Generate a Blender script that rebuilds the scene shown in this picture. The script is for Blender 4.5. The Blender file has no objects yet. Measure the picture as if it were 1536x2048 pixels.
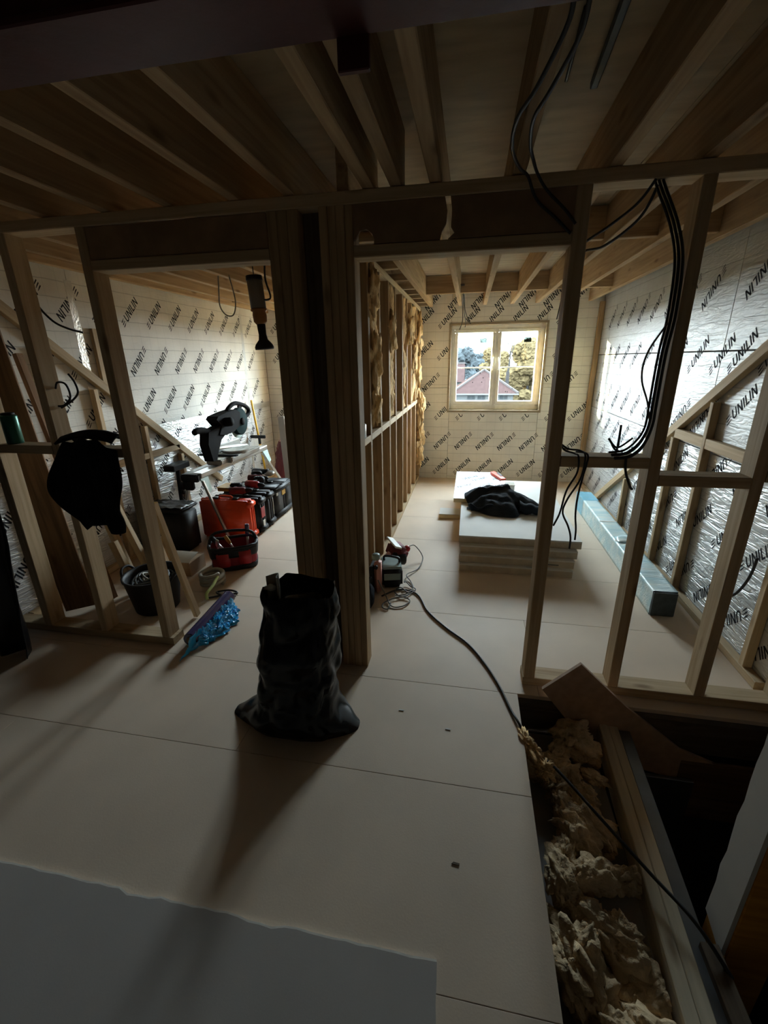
import bpy, bmesh, math, random
from mathutils import Vector, Matrix, noise
random.seed(7)
C = bpy.context.scene.collection
SC = bpy.context.scene
PI = math.pi

# ------------------------------------------------------------------ camera, world, sun, exposure
cam_data = bpy.data.cameras.new('camera')
cam = bpy.data.objects.new('camera', cam_data); C.objects.link(cam)
cam_data.sensor_fit = 'HORIZONTAL'; cam_data.sensor_width = 36.0
cam_data.lens = 870.0 / 1536.0 * 36.0
cam_data.clip_start = 0.02; cam_data.clip_end = 400
rx = Vector((0.983, -0.046, 0.179)); ry = Vector((0.185, 0.327, -0.927)); rz = Vector((-0.016, 0.944, 0.330))
R = Matrix((rx, ry, rz))            # camera to world
a0 = R.col[0].normalized(); b0 = (R.col[1] - a0 * R.col[1].dot(a0)).normalized(); c0 = a0.cross(b0)
cam.matrix_world = Matrix.Translation((0, 0, 1.55)) @ Matrix((a0, b0, c0)).transposed().to_4x4()
SC.camera = cam

world = bpy.data.worlds.new('overcast_sky'); SC.world = world; world.use_nodes = True
wn = world.node_tree.nodes; wl = world.node_tree.links
bg = wn['Background']
tcw = wn.new('ShaderNodeTexCoord'); sepw = wn.new('ShaderNodeSeparateXYZ'); rmp = wn.new('ShaderNodeValToRGB')
wl.new(tcw.outputs['Generated'], sepw.inputs[0]); wl.new(sepw.outputs['Z'], rmp.inputs[0])
rmp.color_ramp.elements[0].position = 0.0; rmp.color_ramp.elements[0].color = (0.85, 0.935, 1.0, 1)
rmp.color_ramp.elements[1].position = 0.7; rmp.color_ramp.elements[1].color = (0.72, 0.87, 1.0, 1)
wl.new(rmp.outputs[0], bg.inputs['Color']); bg.inputs['Strength'].default_value = 22.0

sun_d = bpy.data.lights.new('low_sun', 'SUN'); sun = bpy.data.objects.new('low_sun', sun_d); C.objects.link(sun)
sun_d.energy = 26.0; sun_d.color = (1.0, 0.82, 0.42); sun_d.angle = math.radians(1.2)
sun.rotation_euler = Vector((1.0, -0.52, -0.165)).to_track_quat('-Z', 'Y').to_euler()
sun['label'] = 'low warm winter sun'

WIN = [(-0.25, 0.865, 0.92, 1.935), (-2.05, -0.90, 0.92, 1.935)]     # openings in the back wall: x0, x1, z0, z1
for k, (x0, x1, z0, z1) in enumerate(WIN):
    pd = bpy.data.lights.new('window_sky_portal', 'AREA'); po = bpy.data.objects.new('window_sky_portal', pd); C.objects.link(po)
    pd.shape = 'RECTANGLE'; pd.size = x1 - x0; pd.size_y = z1 - z0; pd.cycles.is_portal = True
    po.location = ((x0 + x1) / 2, 6.12, (z0 + z1) / 2); po.rotation_euler = (-PI / 2, 0, 0)

SC.view_settings.view_transform = 'Standard'; SC.view_settings.look = 'None'
SC.view_settings.exposure = 1.75; SC.view_settings.gamma = 1.0; SC.view_settings.use_curve_mapping = False
try:
    SC.cycles.use_denoising = True; SC.cycles.max_bounces = 14; SC.cycles.diffuse_bounces = 8; SC.cycles.glossy_bounces = 5
    SC.cycles.transparent_max_bounces = 12; SC.cycles.caustics_reflective = False; SC.cycles.sample_clamp_indirect = 6.0
except Exception:
    pass

# ------------------------------------------------------------------ materials
MATS = {}
def new_mat(name):
    m = bpy.data.materials.new(name); m.use_nodes = True; MATS[name] = m
    return m, m.node_tree.nodes, m.node_tree.links, m.node_tree.nodes['Principled BSDF']
def rgba(c): return (c[0], c[1], c[2], 1)
def plain(name, col, rough=0.6, metal=0.0, var=0.15, scale=8.0, bump=0.0, bscale=40.0, spec=0.5, stretch=None, coat=0.0):
    m, n, l, p = new_mat(name)
    tc = n.new('ShaderNodeTexCoord'); mp = n.new('ShaderNodeMapping'); l.new(tc.outputs['Object'], mp.inputs[0])
    if stretch: mp.inputs['Scale'].default_value = stretch
    nz = n.new('ShaderNodeTexNoise'); nz.inputs['Scale'].default_value = scale; nz.inputs['Detail'].default_value = 5
    l.new(mp.outputs[0], nz.inputs[0])
    cr = n.new('ShaderNodeValToRGB'); l.new(nz.outputs[0], cr.inputs[0])
    cr.color_ramp.elements[0].position = 0.3; cr.color_ramp.elements[1].position = 0.7
    cr.color_ramp.elements[0].color = rgba([max(0, c * (1 - var)) for c in col]); cr.color_ramp.elements[1].color = rgba([min(1, c * (1 + var)) for c in col])
    l.new(cr.outputs[0], p.inputs['Base Color'])
    p.inputs['Roughness'].default_value = rough; p.inputs['Metallic'].default_value = metal
    p.inputs['Specular IOR Level'].default_value = spec; p.inputs['Coat Weight'].default_value = coat
    if bump:
        n2 = n.new('ShaderNodeTexNoise'); n2.inputs['Scale'].default_value = bscale; n2.inputs['Detail'].default_value = 4
        l.new(mp.outputs[0], n2.inputs[0])
        b = n.new('ShaderNodeBump'); b.inputs['Strength'].default_value = bump; b.inputs['Distance'].default_value = 0.02
        l.new(n2.outputs[0], b.inputs['Height']); l.new(b.outputs[0], p.inputs['Normal'])
    return m
def wood(name, col, dark, rough=0.75, grain=1.0):
    m, n, l, p = new_mat(name)
    tc = n.new('ShaderNodeTexCoord'); oi = n.new('ShaderNodeObjectInfo')
    add = n.new('ShaderNodeVectorMath'); add.operation = 'ADD'
    sc = n.new('ShaderNodeVectorMath'); sc.operation = 'SCALE'; sc.inputs['Scale'].default_value = 37.0
    cmb = n.new('ShaderNodeCombineXYZ')
    for i in range(3): l.new(oi.outputs['Random'], cmb.inputs[i])
    l.new(cmb.outputs[0], sc.inputs[0]); l.new(tc.outputs['Object'], add.inputs[0]); l.new(sc.outputs[0], add.inputs[1])
    mp = n.new('ShaderNodeMapping'); mp.inputs['Scale'].default_value = (1.3, 26 * grain, 26 * grain); l.new(add.outputs[0], mp.inputs[0])
    nz = n.new('ShaderNodeTexNoise'); nz.inputs['Scale'].default_value = 1.6; nz.inputs['Detail'].default_value = 6; nz.inputs['Distortion'].default_value = 0.6
    l.new(mp.outputs[0], nz.inputs[0])
    cr = n.new('ShaderNodeValToRGB'); l.new(nz.outputs[0], cr.inputs[0])
    cr.color_ramp.elements[0].position = 0.32; cr.color_ramp.elements[0].color = rgba(dark)
    cr.color_ramp.elements[1].position = 0.62; cr.color_ramp.elements[1].color = rgba(col)
    # knots
    mk = n.new('ShaderNodeMapping'); mk.inputs['Scale'].default_value = (3.0, 9.0, 9.0); l.new(add.outputs[0], mk.inputs[0])
    vo = n.new('ShaderNodeTexVoronoi'); vo.inputs['Scale'].default_value = 1.0; l.new(mk.outputs[0], vo.inputs[0])
    kr = n.new('ShaderNodeValToRGB'); l.new(vo.outputs['Distance'], kr.inputs[0])
    kr.color_ramp.elements[0].position = 0.05; kr.color_ramp.elements[0].color = (0.45, 0.36, 0.3, 1)
    kr.color_ramp.elements[1].position = 0.17; kr.color_ramp.elements[1].color = (1, 1, 1, 1)
    mx = n.new('ShaderNodeMix'); mx.data_type = 'RGBA'; mx.blend_type = 'MULTIPLY'; mx.inputs[0].default_value = 0.8
    l.new(cr.outputs[0], mx.inputs[6]); l.new(kr.outputs[0], mx.inputs[7])
    hsv = n.new('ShaderNodeHueSaturation'); l.new(mx.outputs[2], hsv.inputs['Color'])
    mr = n.new('ShaderNodeMapRange'); mr.inputs[3].default_value = 0.82; mr.inputs[4].default_value = 1.15
    l.new(oi.outputs['Random'], mr.inputs[0]); l.new(mr.outputs[0], hsv.inputs['Value'])
    l.new(hsv.outputs[0], p.inputs['Base Color']); p.inputs['Roughness'].default_value = rough; p.inputs['Specular IOR Level'].default_value = 0.25
    b = n.new('ShaderNodeBump'); b.inputs['Strength'].default_value = 0.15; b.inputs['Distance'].default_value = 0.004
    l.new(nz.outputs[0], b.inputs['Height']); l.new(b.outputs[0], p.inputs['Normal'])
    return m
def foil(name, col, rough, metal, wrinkle):
    m, n, l, p = new_mat(name)
    tc = n.new('ShaderNodeTexCoord'); sp = n.new('ShaderNodeSeparateXYZ'); l.new(tc.outputs['Object'], sp.inputs[0])
    # along = x + y (one of them is constant on a board)
    al = n.new('ShaderNodeMath'); al.operation = 'ADD'; l.new(sp.outputs[0], al.inputs[0]); l.new(sp.outputs[1], al.inputs[1])
    wob = n.new('ShaderNodeTexNoise'); wob.inputs['Scale'].default_value = 9; l.new(tc.outputs['Object'], wob.inputs[0])
    def lines(src, pitch, width, off):
        s0 = n.new('ShaderNodeMath'); s0.operation = 'MULTIPLY_ADD'; l.new(wob.outputs[0], s0.inputs[0]); s0.inputs[1].default_value = 0.012; l.new(src, s0.inputs[2])
        a = n.new('ShaderNodeMath'); a.operation = 'PINGPONG'; l.new(s0.outputs[0], a.inputs[0]); a.inputs[1].default_value = pitch / 2
        r = n.new('ShaderNodeMapRange'); l.new(a.outputs[0], r.inputs[0]); r.inputs[1].default_value = 0.0; r.inputs[2].default_value = width
        r.inputs[3].default_value = off; r.inputs[4].default_value = 1.0
        return r.outputs[0]
    h = lines(sp.outputs[2], 0.105, 0.0045, 0.62); v = lines(al.outputs[0], 0.105, 0.004, 0.88)
    mu = n.new('ShaderNodeMath'); mu.operation = 'MULTIPLY'; l.new(h, mu.inputs[0]); l.new(v, mu.inputs[1])
    big = n.new('ShaderNodeTexNoise'); big.inputs['Scale'].default_value = 2.2; big.inputs['Detail'].default_value = 4; l.new(tc.outputs['Object'], big.inputs[0])
    mr = n.new('ShaderNodeMapRange'); l.new(big.outputs[0], mr.inputs[0]); mr.inputs[1].default_value = 0.3; mr.inputs[2].default_value = 0.7; mr.inputs[3].default_value = 0.86; mr.inputs[4].default_value = 1.08
    m2 = n.new('ShaderNodeMath'); m2.operation = 'MULTIPLY'; l.new(mu.outputs[0], m2.inputs[0]); l.new(mr.outputs[0], m2.inputs[1])
    mx = n.new('ShaderNodeMix'); mx.data_type = 'RGBA'; mx.inputs[6].default_value = (0, 0, 0, 1); mx.inputs[7].default_value = rgba(col); mx.clamp_factor = False
    l.new(m2.outputs[0], mx.inputs[0]); l.new(mx.outputs[2], p.inputs['Base Color'])
    p.inputs['Metallic'].default_value = metal; p.inputs['Roughness'].default_value = rough; p.inputs['Specular IOR Level'].default_value = 0.3
    # wrinkles: long horizontal creases
    cmb = n.new('ShaderNodeCombineXYZ'); l.new(al.outputs[0], cmb.inputs[0]); l.new(sp.outputs[2], cmb.inputs[1])
    mp = n.new('ShaderNodeMapping'); mp.inputs['Scale'].default_value = (5.0, 26.0, 1); l.new(cmb.outputs[0], mp.inputs[0])
    nz = n.new('ShaderNodeTexNoise'); nz.inputs['Scale'].default_value = 1.0; nz.inputs['Detail'].default_value = 3.5; nz.inputs['Distortion'].default_value = 1.0
    l.new(mp.outputs[0], nz.inputs[0])
    rd = n.new('ShaderNodeMath'); rd.operation = 'SUBTRACT'; l.new(nz.outputs[0], rd.inputs[0]); rd.inputs[1].default_value = 0.5
    ab = n.new('ShaderNodeMath'); ab.operation = 'ABSOLUTE'; l.new(rd.outputs[0], ab.inputs[0])
    pw = n.new('ShaderNodeMath'); pw.operation = 'POWER'; l.new(ab.outputs[0], pw.inputs[0]); pw.inputs[1].default_value = 0.6
    hm = n.new('ShaderNodeMath'); hm.operation = 'MULTIPLY_ADD'; l.new(h, hm.inputs[0]); hm.inputs[1].default_value = 0.25; l.new(pw.outputs[0], hm.inputs[2])
    b = n.new('ShaderNodeBump'); b.inputs['Strength'].default_value = wrinkle; b.inputs['Distance'].default_value = 0.012
    l.new(hm.outputs[0], b.inputs['Height']); l.new(b.outputs[0], p.inputs['Normal'])
    return m
W_PALE = wood('sawn_pine', (0.60, 0.46, 0.29), (0.46, 0.33, 0.19))
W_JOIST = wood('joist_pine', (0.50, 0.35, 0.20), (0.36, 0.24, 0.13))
W_BROWN = wood('brown_timber', (0.22, 0.13, 0.07), (0.12, 0.07, 0.04))
W_RED = wood('reddish_timber', (0.45, 0.27, 0.15), (0.30, 0.17, 0.09))
W_DARK = wood('dark_timber', (0.16, 0.12, 0.085), (0.09, 0.065, 0.045))  # same grain as the other timbers, in a darker tone
W_LAM = wood('pale_laminated_timber', (0.80, 0.70, 0.52), (0.66, 0.57, 0.41))
W_REV = wood('muted_reveal_timber', (0.42, 0.34, 0.24), (0.33, 0.26, 0.18))
W_ORANGE = wood('orange_timber', (0.80, 0.36, 0.06), (0.62, 0.25, 0.04))
PLY = plain('plywood_deck', (0.50, 0.39, 0.25), 0.8, var=0.16, scale=3.0, stretch=(1.5, 6, 6), bump=0.06)
OSB = plain('brown_board', (0.30, 0.19, 0.11), 0.8, var=0.25, scale=9, bump=0.15)
CHIP = plain('chipboard_floor', (0.67, 0.55, 0.43), 0.60, var=0.07, scale=2.6, bump=0.03, bscale=160, spec=0.35)
CHIPR = plain('chipboard_reddish', (0.46, 0.31, 0.22), 0.75, var=0.12, scale=30, bump=0.05, bscale=150)
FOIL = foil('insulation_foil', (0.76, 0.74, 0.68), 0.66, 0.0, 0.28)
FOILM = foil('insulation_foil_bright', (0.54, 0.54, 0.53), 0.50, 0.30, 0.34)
FOILB = foil('insulation_foil_creased', (0.80, 0.82, 0.83), 0.36, 0.55, 0.85)
TAPE = plain('foil_tape', (0.62, 0.61, 0.58), 0.3, 0.7, var=0.1, bump=0.2, bscale=60)
INK = plain('dark_print', (0.03, 0.03, 0.035), 0.85, var=0.2, spec=0.1)
PIRCORE = plain('foam_core', (0.72, 0.62, 0.40), 0.85, var=0.08)
SHELL = plain('dark_sheathing', (0.13, 0.105, 0.08), 0.9, var=0.3)
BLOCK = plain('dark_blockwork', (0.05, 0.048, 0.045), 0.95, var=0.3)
REDOX = plain('red_oxide_steel', (0.075, 0.014, 0.013), 0.55, 0.1, var=0.25, scale=5, bump=0.05)
STEEL = plain('grey_steel', (0.2, 0.21, 0.22), 0.45, 0.8, var=0.15)
ALU = plain('aluminium', (0.62, 0.62, 0.60), 0.35, 0.85, var=0.1)
ZINC = plain('grey_cast_metal', (0.36, 0.36, 0.34), 0.45, 0.6, var=0.15)
GYP = plain('plasterboard_face', (0.66, 0.65, 0.62), 0.8, var=0.04, scale=5, bump=0.02, bscale=200)
GYPN = plain('grey_plasterboard', (0.41, 0.385, 0.36), 0.85, var=0.05, scale=4, bump=0.02, bscale=200)
GYPE = plain('plaster_edge', (0.55, 0.47, 0.36), 0.9, var=0.12, scale=18, bump=0.2, bscale=60)
PLAS = plain('plaster_core', (0.72, 0.70, 0.65), 0.9, var=0.1, scale=30)
SAWB = plain('matt_black_casting', (0.012, 0.012, 0.013), 0.85, var=0.2, spec=0.08)
BAGM = plain('black_polythene', (0.008, 0.008, 0.009), 0.22, var=0.2, bump=0.06, bscale=14, spec=0.22)
BLK = plain('black_plastic', (0.014, 0.014, 0.016), 0.55, var=0.2, spec=0.3)
BLKC = plain('black_cloth', (0.012, 0.012, 0.015), 0.95, var=0.3, bump=0.3, bscale=120, spec=0.1)
NAVY = plain('dark_navy_cloth', (0.022, 0.027, 0.035), 0.92, var=0.3, bump=0.4, bscale=140, spec=0.15)
CABLE = plain('black_cable', (0.018, 0.018, 0.02), 0.5, var=0.1)
GCABLE = plain('grey_cable', (0.13, 0.125, 0.115), 0.55, var=0.1)
ORANGE = plain('orange_plastic', (0.9, 0.085, 0.02), 0.38, var=0.08, bump=0.04)
REDP = plain('red_plastic', (0.42, 0.02, 0.03), 0.4, var=0.15)
REDC = plain('red_canvas', (0.26, 0.013, 0.025), 0.75, var=0.2, bump=0.2, bscale=90)
MAROON = plain('maroon_cloth', (0.14, 0.018, 0.022), 0.7, var=0.25, bump=0.3, bscale=50)
PINK = plain('pinkish_red_plastic', (0.52, 0.24, 0.20), 0.5, var=0.1)
YELL = plain('yellow_plastic', (0.80, 0.46, 0.04), 0.45, var=0.1)
OCHRE = plain('ochre_plastic', (0.50, 0.30, 0.06), 0.5, var=0.15)
TEAL = plain('pale_teal_paint', (0.45, 0.60, 0.58), 0.45, 0.2, var=0.08)
GREEN = plain('dark_green_tin', (0.03, 0.14, 0.10), 0.3, 0.5, var=0.2)
GREENG = plain('grey_green_plastic', (0.22, 0.29, 0.28), 0.4, var=0.12)
WHITE = plain('white_plastic', (0.86, 0.86, 0.83), 0.5, var=0.04)
CREAM = plain('cream_window_film', (0.84, 0.83, 0.77), 0.45, var=0.06, scale=14)
CARD = plain('cardboard', (0.42, 0.28, 0.17), 0.85, var=0.12, scale=6)
PAPER = plain('grey_card', (0.42, 0.39, 0.33), 0.8, var=0.12)
HOSE = plain('pale_hose', (0.36, 0.34, 0.28), 0.5, var=0.1)
LIME = plain('lime_hose', (0.55, 0.66, 0.25), 0.5, var=0.1)
PURP = plain('dark_violet_film_roll', (0.035, 0.028, 0.095), 0.18, var=0.15, spec=0.7)
WOOL = plain('mineral_wool', (0.8, 0.53, 0.28), 0.95, var=0.35, scale=14, bump=0.9, bscale=38, spec=0.05, stretch=(1, 1, 0.5))
WOOLD = plain('dusty_mineral_wool', (0.64, 0.49, 0.31), 0.95, var=0.40, scale=10, bump=0.9, bscale=30, spec=0.05)
ROOFR = plain('red_roof_tiles', (0.015, 0.0095, 0.009), 0.85, spec=0.0, var=0.12, scale=3)
RIDGE = plain('pale_ridge_tiles', (0.024, 0.0215, 0.021), 0.8, spec=0.0, var=0.1)
RENDERW = plain('white_render', (0.032, 0.035, 0.036), 0.8, spec=0.0, var=0.05)
TREEG = plain('blue_green_foliage', (0.015, 0.0175, 0.019), 0.95, spec=0.0, var=0.35, scale=0.8)
TREEY = plain('yellow_brown_foliage', (0.032, 0.0245, 0.013), 0.95, spec=0.0, var=0.35, scale=0.8)
TREEO = plain('olive_foliage', (0.019, 0.0195, 0.0145), 0.95, spec=0.0, var=0.35, scale=0.8)
BARK = plain('bare_bark', (0.012, 0.0115, 0.0115), 0.95, spec=0.0, var=0.2)
LAWN = plain('garden_grass', (0.011, 0.012, 0.008), 0.95, spec=0.0, var=0.3, scale=0.3)

def film_mat():
    m, n, l, p = new_mat('blue_film')
    p.inputs['Base Color'].default_value = (0.02, 0.40, 0.78, 1); p.inputs['Roughness'].default_value = 0.15
    p.inputs['Transmission Weight'].default_value = 0.0; p.inputs['Specular IOR Level'].default_value = 0.8
    return m
FILM = film_mat()
def wrap_mat():
    m, n, l, p = new_mat('pale_blue_wrap')
    tc = n.new('ShaderNodeTexCoord'); mp = n.new('ShaderNodeMapping'); mp.inputs['Scale'].default_value = (2.2, 9, 9); l.new(tc.outputs['Object'], mp.inputs[0])
    nz = n.new('ShaderNodeTexNoise'); nz.inputs['Scale'].default_value = 1.5; nz.inputs['Detail'].default_value = 5; l.new(mp.outputs[0], nz.inputs[0])
    cr = n.new('ShaderNodeValToRGB'); l.new(nz.outputs[0], cr.inputs[0])
    cr.color_ramp.elements[0].position = 0.35; cr.color_ramp.elements[0].color = (0.46, 0.70, 0.76, 1)
    cr.color_ramp.elements[1].position = 0.65; cr.color_ramp.elements[1].color = (0.76, 0.87, 0.86, 1)
    l.new(cr.outputs[0], p.inputs['Base Color']); p.inputs['Roughness'].default_value = 0.28; p.inputs['Specular IOR Level'].default_value = 0.6
    b = n.new('ShaderNodeBump'); b.inputs['Strength'].default_value = 0.5; b.inputs['Distance'].default_value = 0.01
    n2 = n.new('ShaderNodeTexNoise'); n2.inputs['Scale'].default_value = 4; n2.inputs['Detail'].default_value = 5; n2.inputs['Distortion'].default_value = 1.5; l.new(mp.outputs[0], n2.inputs[0])
    l.new(n2.outputs[0], b.inputs['Height']); l.new(b.outputs[0], p.inputs['Normal'])
    return m
WRAP = wrap_mat()
WRAPB = plain('sky_blue_wrap', (0.20, 0.50, 0.66), 0.3, var=0.15, bump=0.3, bscale=20)
WRAPE = plain('slate_grey_pack_end', (0.05, 0.065, 0.07), 0.7, var=0.25, scale=30)
def glass_mat():
    m = bpy.data.materials.new('clear_glazing'); m.use_nodes = True; n = m.node_tree.nodes; l = m.node_tree.links
    n.clear(); out = n.new('ShaderNodeOutputMaterial'); mx = n.new('ShaderNodeMixShader'); t = n.new('ShaderNodeBsdfTransparent'); g = n.new('ShaderNodeBsdfGlossy')
    t.inputs[0].default_value = (0.93, 0.96, 0.95, 1); g.inputs['Roughness'].default_value = 0.03; mx.inputs[0].default_value = 0.06
    l.new(t.outputs[0], mx.inputs[1]); l.new(g.outputs[0], mx.inputs[2]); l.new(mx.outputs[0], out.inputs[0])
    return m
GLASS = glass_mat()

STICK = GLASS.copy(); STICK.name = 'translucent_sticker'
for _n in STICK.node_tree.nodes:
    if _n.type == 'BSDF_TRANSPARENT': _n.inputs[0].default_value = (0.115, 0.135, 0.13, 1)

# ------------------------------------------------------------------ builders
WM = {}
class MB:
    def __init__(s): s.v = []; s.f = []
    def add(s, vs, fs):
        b = len(s.v); s.v += [Vector(v) for v in vs]; s.f += [tuple(i + b for i in f) for f in fs]; return s
    def box(s, lo, hi, ch=0.0):
        lo = Vector(lo); hi = Vector(hi)
        return s.rbox((lo + hi) / 2, hi - lo, ch)
    def rbox(s, c, size, ch=0.0, rot=None, seg=1):
        bm = bmesh.new(); bmesh.ops.create_cube(bm, size=1.0)
        for v in bm.verts: v.co = Vector((v.co.x * size[0], v.co.y * size[1], v.co.z * size[2]))
        if ch > 0: bmesh.ops.bevel(bm, geom=list(bm.edges), offset=ch, segments=seg, affect='EDGES', clamp_overlap=True)
        bm.verts.index_update(); m = (rot.to_4x4() if rot else Matrix())
        s.add([m @ v.co + Vector(c) for v in bm.verts], [[v.index for v in f.verts] for f in bm.faces]); bm.free(); return s
    def tube(s, pts, r, n=7, smooth=0, taper=None):
        pts = [Vector(p) for p in pts]
        if smooth: pts = catmull(pts, smooth)
        rings = []; up = Vector((0.31, 0.2, 0.93))
        for i, p in enumerate(pts):
            d = (pts[min(i + 1, len(pts) - 1)] - pts[max(i - 1, 0)])
            d = d.normalized() if d.length > 1e-9 else Vector((0, 0, 1))
            a = d.cross(up)
            if a.length < 1e-3: a = d.cross(Vector((1, 0, 0)))
            a.normalize(); b = d.cross(a); rr = r * (taper(i / max(1, len(pts) - 1)) if taper else 1)
            rings.append([p + a * math.cos(t * 2 * PI / n) * rr + b * math.sin(t * 2 * PI / n) * rr for t in range(n)])
        vs = [v for q in rings for v in q]; fs = []
        for i in range(len(rings) - 1):
            for k in range(n):
                fs.append((i * n + k, i * n + (k + 1) % n, (i + 1) * n + (k + 1) % n, (i + 1) * n + k))
        fs.append(tuple(reversed(range(n)))); fs.append(tuple(range(len(vs) - n, len(vs))))
        return s.add(vs, fs)
    def lathe(s, prof, p0=(0, 0, 0), axis=(0, 0, 1), n=20):
        ax = Vector(axis).normalized(); q = Vector((0, 0, 1)).rotation_difference(ax); vs = []; fs = []; p0 = Vector(p0)
        for (r, h) in prof:
            for k in range(n):
                vs.append(p0 + q @ Vector((max(r, 1e-4) * math.cos(2 * PI * k / n), max(r, 1e-4) * math.sin(2 * PI * k / n), h)))
        for i in range(len(prof) - 1):
            for k in range(n):
                fs.append((i * n + k, i * n + (k + 1) % n, (i + 1) * n + (k + 1) % n, (i + 1) * n + k))
        fs.append(tuple(reversed(range(n)))); fs.append(tuple(range(len(vs) - n, len(vs))))
        return s.add(vs, fs)
    def extrude(s, pts, d):
        pts = [Vector(p) for p in pts]; d = Vector(d); n = len(pts)
        return s.add(pts + [p + d for p in pts], [tuple(reversed(range(n))), tuple(range(n, 2 * n))] + [(i, (i + 1) % n, n + (i + 1) % n, n + i) for i in range(n)])
    def grid(s, fn, nu, nv, wrap=False):
        vs = [fn(i / (nu if wrap else nu - 1), j / (nv - 1)) for j in range(nv) for i in range(nu)]; fs = []
        for j in range(nv - 1):
            for i in range(nu if wrap else nu - 1):
                fs.append((j * nu + i, j * nu + (i + 1) % nu, (j + 1) * nu + (i + 1) % nu, (j + 1) * nu + i))
        return s.add(vs, fs)
    def blob(s, c, size, sub=3, amp=0.25, freq=2.0, seed=0, rot=None, floor=None, ridged=False):
        bm = bmesh.new(); bmesh.ops.create_icosphere(bm, subdivisions=sub, radius=1.0); o = Vector((seed * 3.7, seed * 1.3, seed * 7.1)); m = rot or Matrix.Identity(3)
        vs = []
        for v in bm.verts:
            p = v.co.copy(); k = 0; a = 1; f = freq
            for _ in range(4):
                q = noise.noise(p * f + o); k += a * ((abs(q) * 2 - 0.5) if ridged else q); a *= 0.55; f *= 2.1
            p *= 1 + amp * k
            w = m @ Vector((p.x * size[0], p.y * size[1], p.z * size[2])) + Vector(c)
            if floor is not None and w.z < floor: w.z = floor
            vs.append(w)
        bm.verts.index_update(); s.add(vs, [[v.index for v in f.verts] for f in bm.faces]); bm.free(); return s
def catmull(p, k):
    out = []; q = [p[0]] + p + [p[-1]]
    for i in range(1, len(q) - 2):
        for t in range(k):
            u = t / k
            out.append(0.5 * ((2 * q[i]) + (q[i + 1] - q[i - 1]) * u + (2 * q[i - 1] - 5 * q[i] + 4 * q[i + 1] - q[i + 2]) * u * u + (-q[i - 1] + 3 * q[i] - 3 * q[i + 1] + q[i + 2]) * u ** 3))
    out.append(p[-1]); return out
def put(o, mw, parent):
    WM[o] = mw
    if parent is not None:
        o.parent = parent; o.matrix_basis = WM[parent].inverted() @ mw
    else: o.matrix_basis = mw
    C.objects.link(o)
def tag(o, label=None, cat=None, group=None, kind=None):
    if label: o['label'] = label
    if cat: o['category'] = cat
    if group: o['group'] = group
    if kind: o['kind'] = kind
    return o
def thing(name, loc, label, cat, group=None, kind=None):
    o = bpy.data.objects.new(name, None); o.empty_display_size = 0.1; put(o, Matrix.Translation(loc), None); return tag(o, label, cat, group, kind)
def solid(name, mb, m, parent=None, label=None, cat=None, group=None, kind=None, smooth=False, sub=0, thick=0, world=False):
    lo = Vector([min(v[i] for v in mb.v) for i in range(3)]); hi = Vector([max(v[i] for v in mb.v) for i in range(3)])
    c = Vector((0, 0, 0)) if world else (lo + hi) / 2
    if parent is None and not world: c.z = lo.z
    me = bpy.data.meshes.new(name); me.from_pydata([v - c for v in mb.v], [], mb.f); me.materials.append(m)
    if smooth: me.polygons.foreach_set('use_smooth', [True] * len(me.polygons))
    me.update(); o = bpy.data.objects.new(name, me); put(o, Matrix.Translation(c), parent)
    if thick: md = o.modifiers.new('thickness', 'SOLIDIFY'); md.thickness = thick; md.offset = 0
    if sub: md = o.modifiers.new('smooth', 'SUBSURF'); md.levels = sub; md.render_levels = sub
    return tag(o, label, cat, group, kind)
def bar(name, p0, p1, w, h, m, parent=None, up=(0, 0, 1), ch=0.003, label=None, cat=None, group=None, kind=None, miter=0.0):
    """a sawn length of timber from p0 to p1 (centre line); w across, h along up"""
    p0 = Vector(p0); p1 = Vector(p1); d = p1 - p0; L = d.length; d.normalize(); u = Vector(up)
    if abs(d.dot(u)) > 0.99: u = Vector((0, 1, 0))
    sd = u.cross(d).normalized(); u = d.cross(sd)
    pr = [(-w / 2 + ch, -h / 2), (w / 2 - ch, -h / 2), (w / 2, -h / 2 + ch), (w / 2, h / 2 - ch), (w / 2 - ch, h / 2), (-w / 2 + ch, h / 2), (-w / 2, h / 2 - ch), (-w / 2, -h / 2 + ch)]
    if ch <= 0: pr = [(-w / 2, -h / 2), (w / 2, -h / 2), (w / 2, h / 2), (-w / 2, h / 2)]
    n = len(pr); vs = [(-L / 2 + miter * b, a, b) for a, b in pr] + [(L / 2 + miter * b, a, b) for a, b in pr]
    fs = [tuple(reversed(range(n))), tuple(range(n, 2 * n))] + [(i, (i + 1) % n, n + (i + 1) % n, n + i) for i in range(n)]
    me = bpy.data.meshes.new(name); me.from_pydata(vs, [], fs); me.materials.append(m); me.update()
    o = bpy.data.objects.new(name, me); mw = Matrix((d, sd, u)).transposed().to_4x4(); mw.translation = (p0 + p1) / 2
    put(o, mw, parent); return tag(o, label, cat, group, kind)
def stud(parent, x0, x1, y0, y1, z0, z1, m=W_PALE, name='stud'):
    """upright timber filling the box"""
    return bar(name, ((x0 + x1) / 2, (y0 + y1) / 2, z0), ((x0 + x1) / 2, (y0 + y1) / 2, z1), x1 - x0, y1 - y0, m, parent, up=(0, 1, 0))
def box(name, lo, hi, m, parent=None, ch=0.004, **k): return solid(name, MB().box(lo, hi, ch), m, parent, **k)

# ------------------------------------------------------------------ constants of the building
XL, XR, YB = -2.74, 1.475, 5.86          # inner faces: left wall, right wall, back wall
PY0, PY1 = 1.87, 1.965                   # stud partition front and back
ZJ, ZD = 2.152, 2.352                    # underside of joists, underside of deck
VX, VY = 0.30, 1.80                      # stair opening: left edge and far edge

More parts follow.
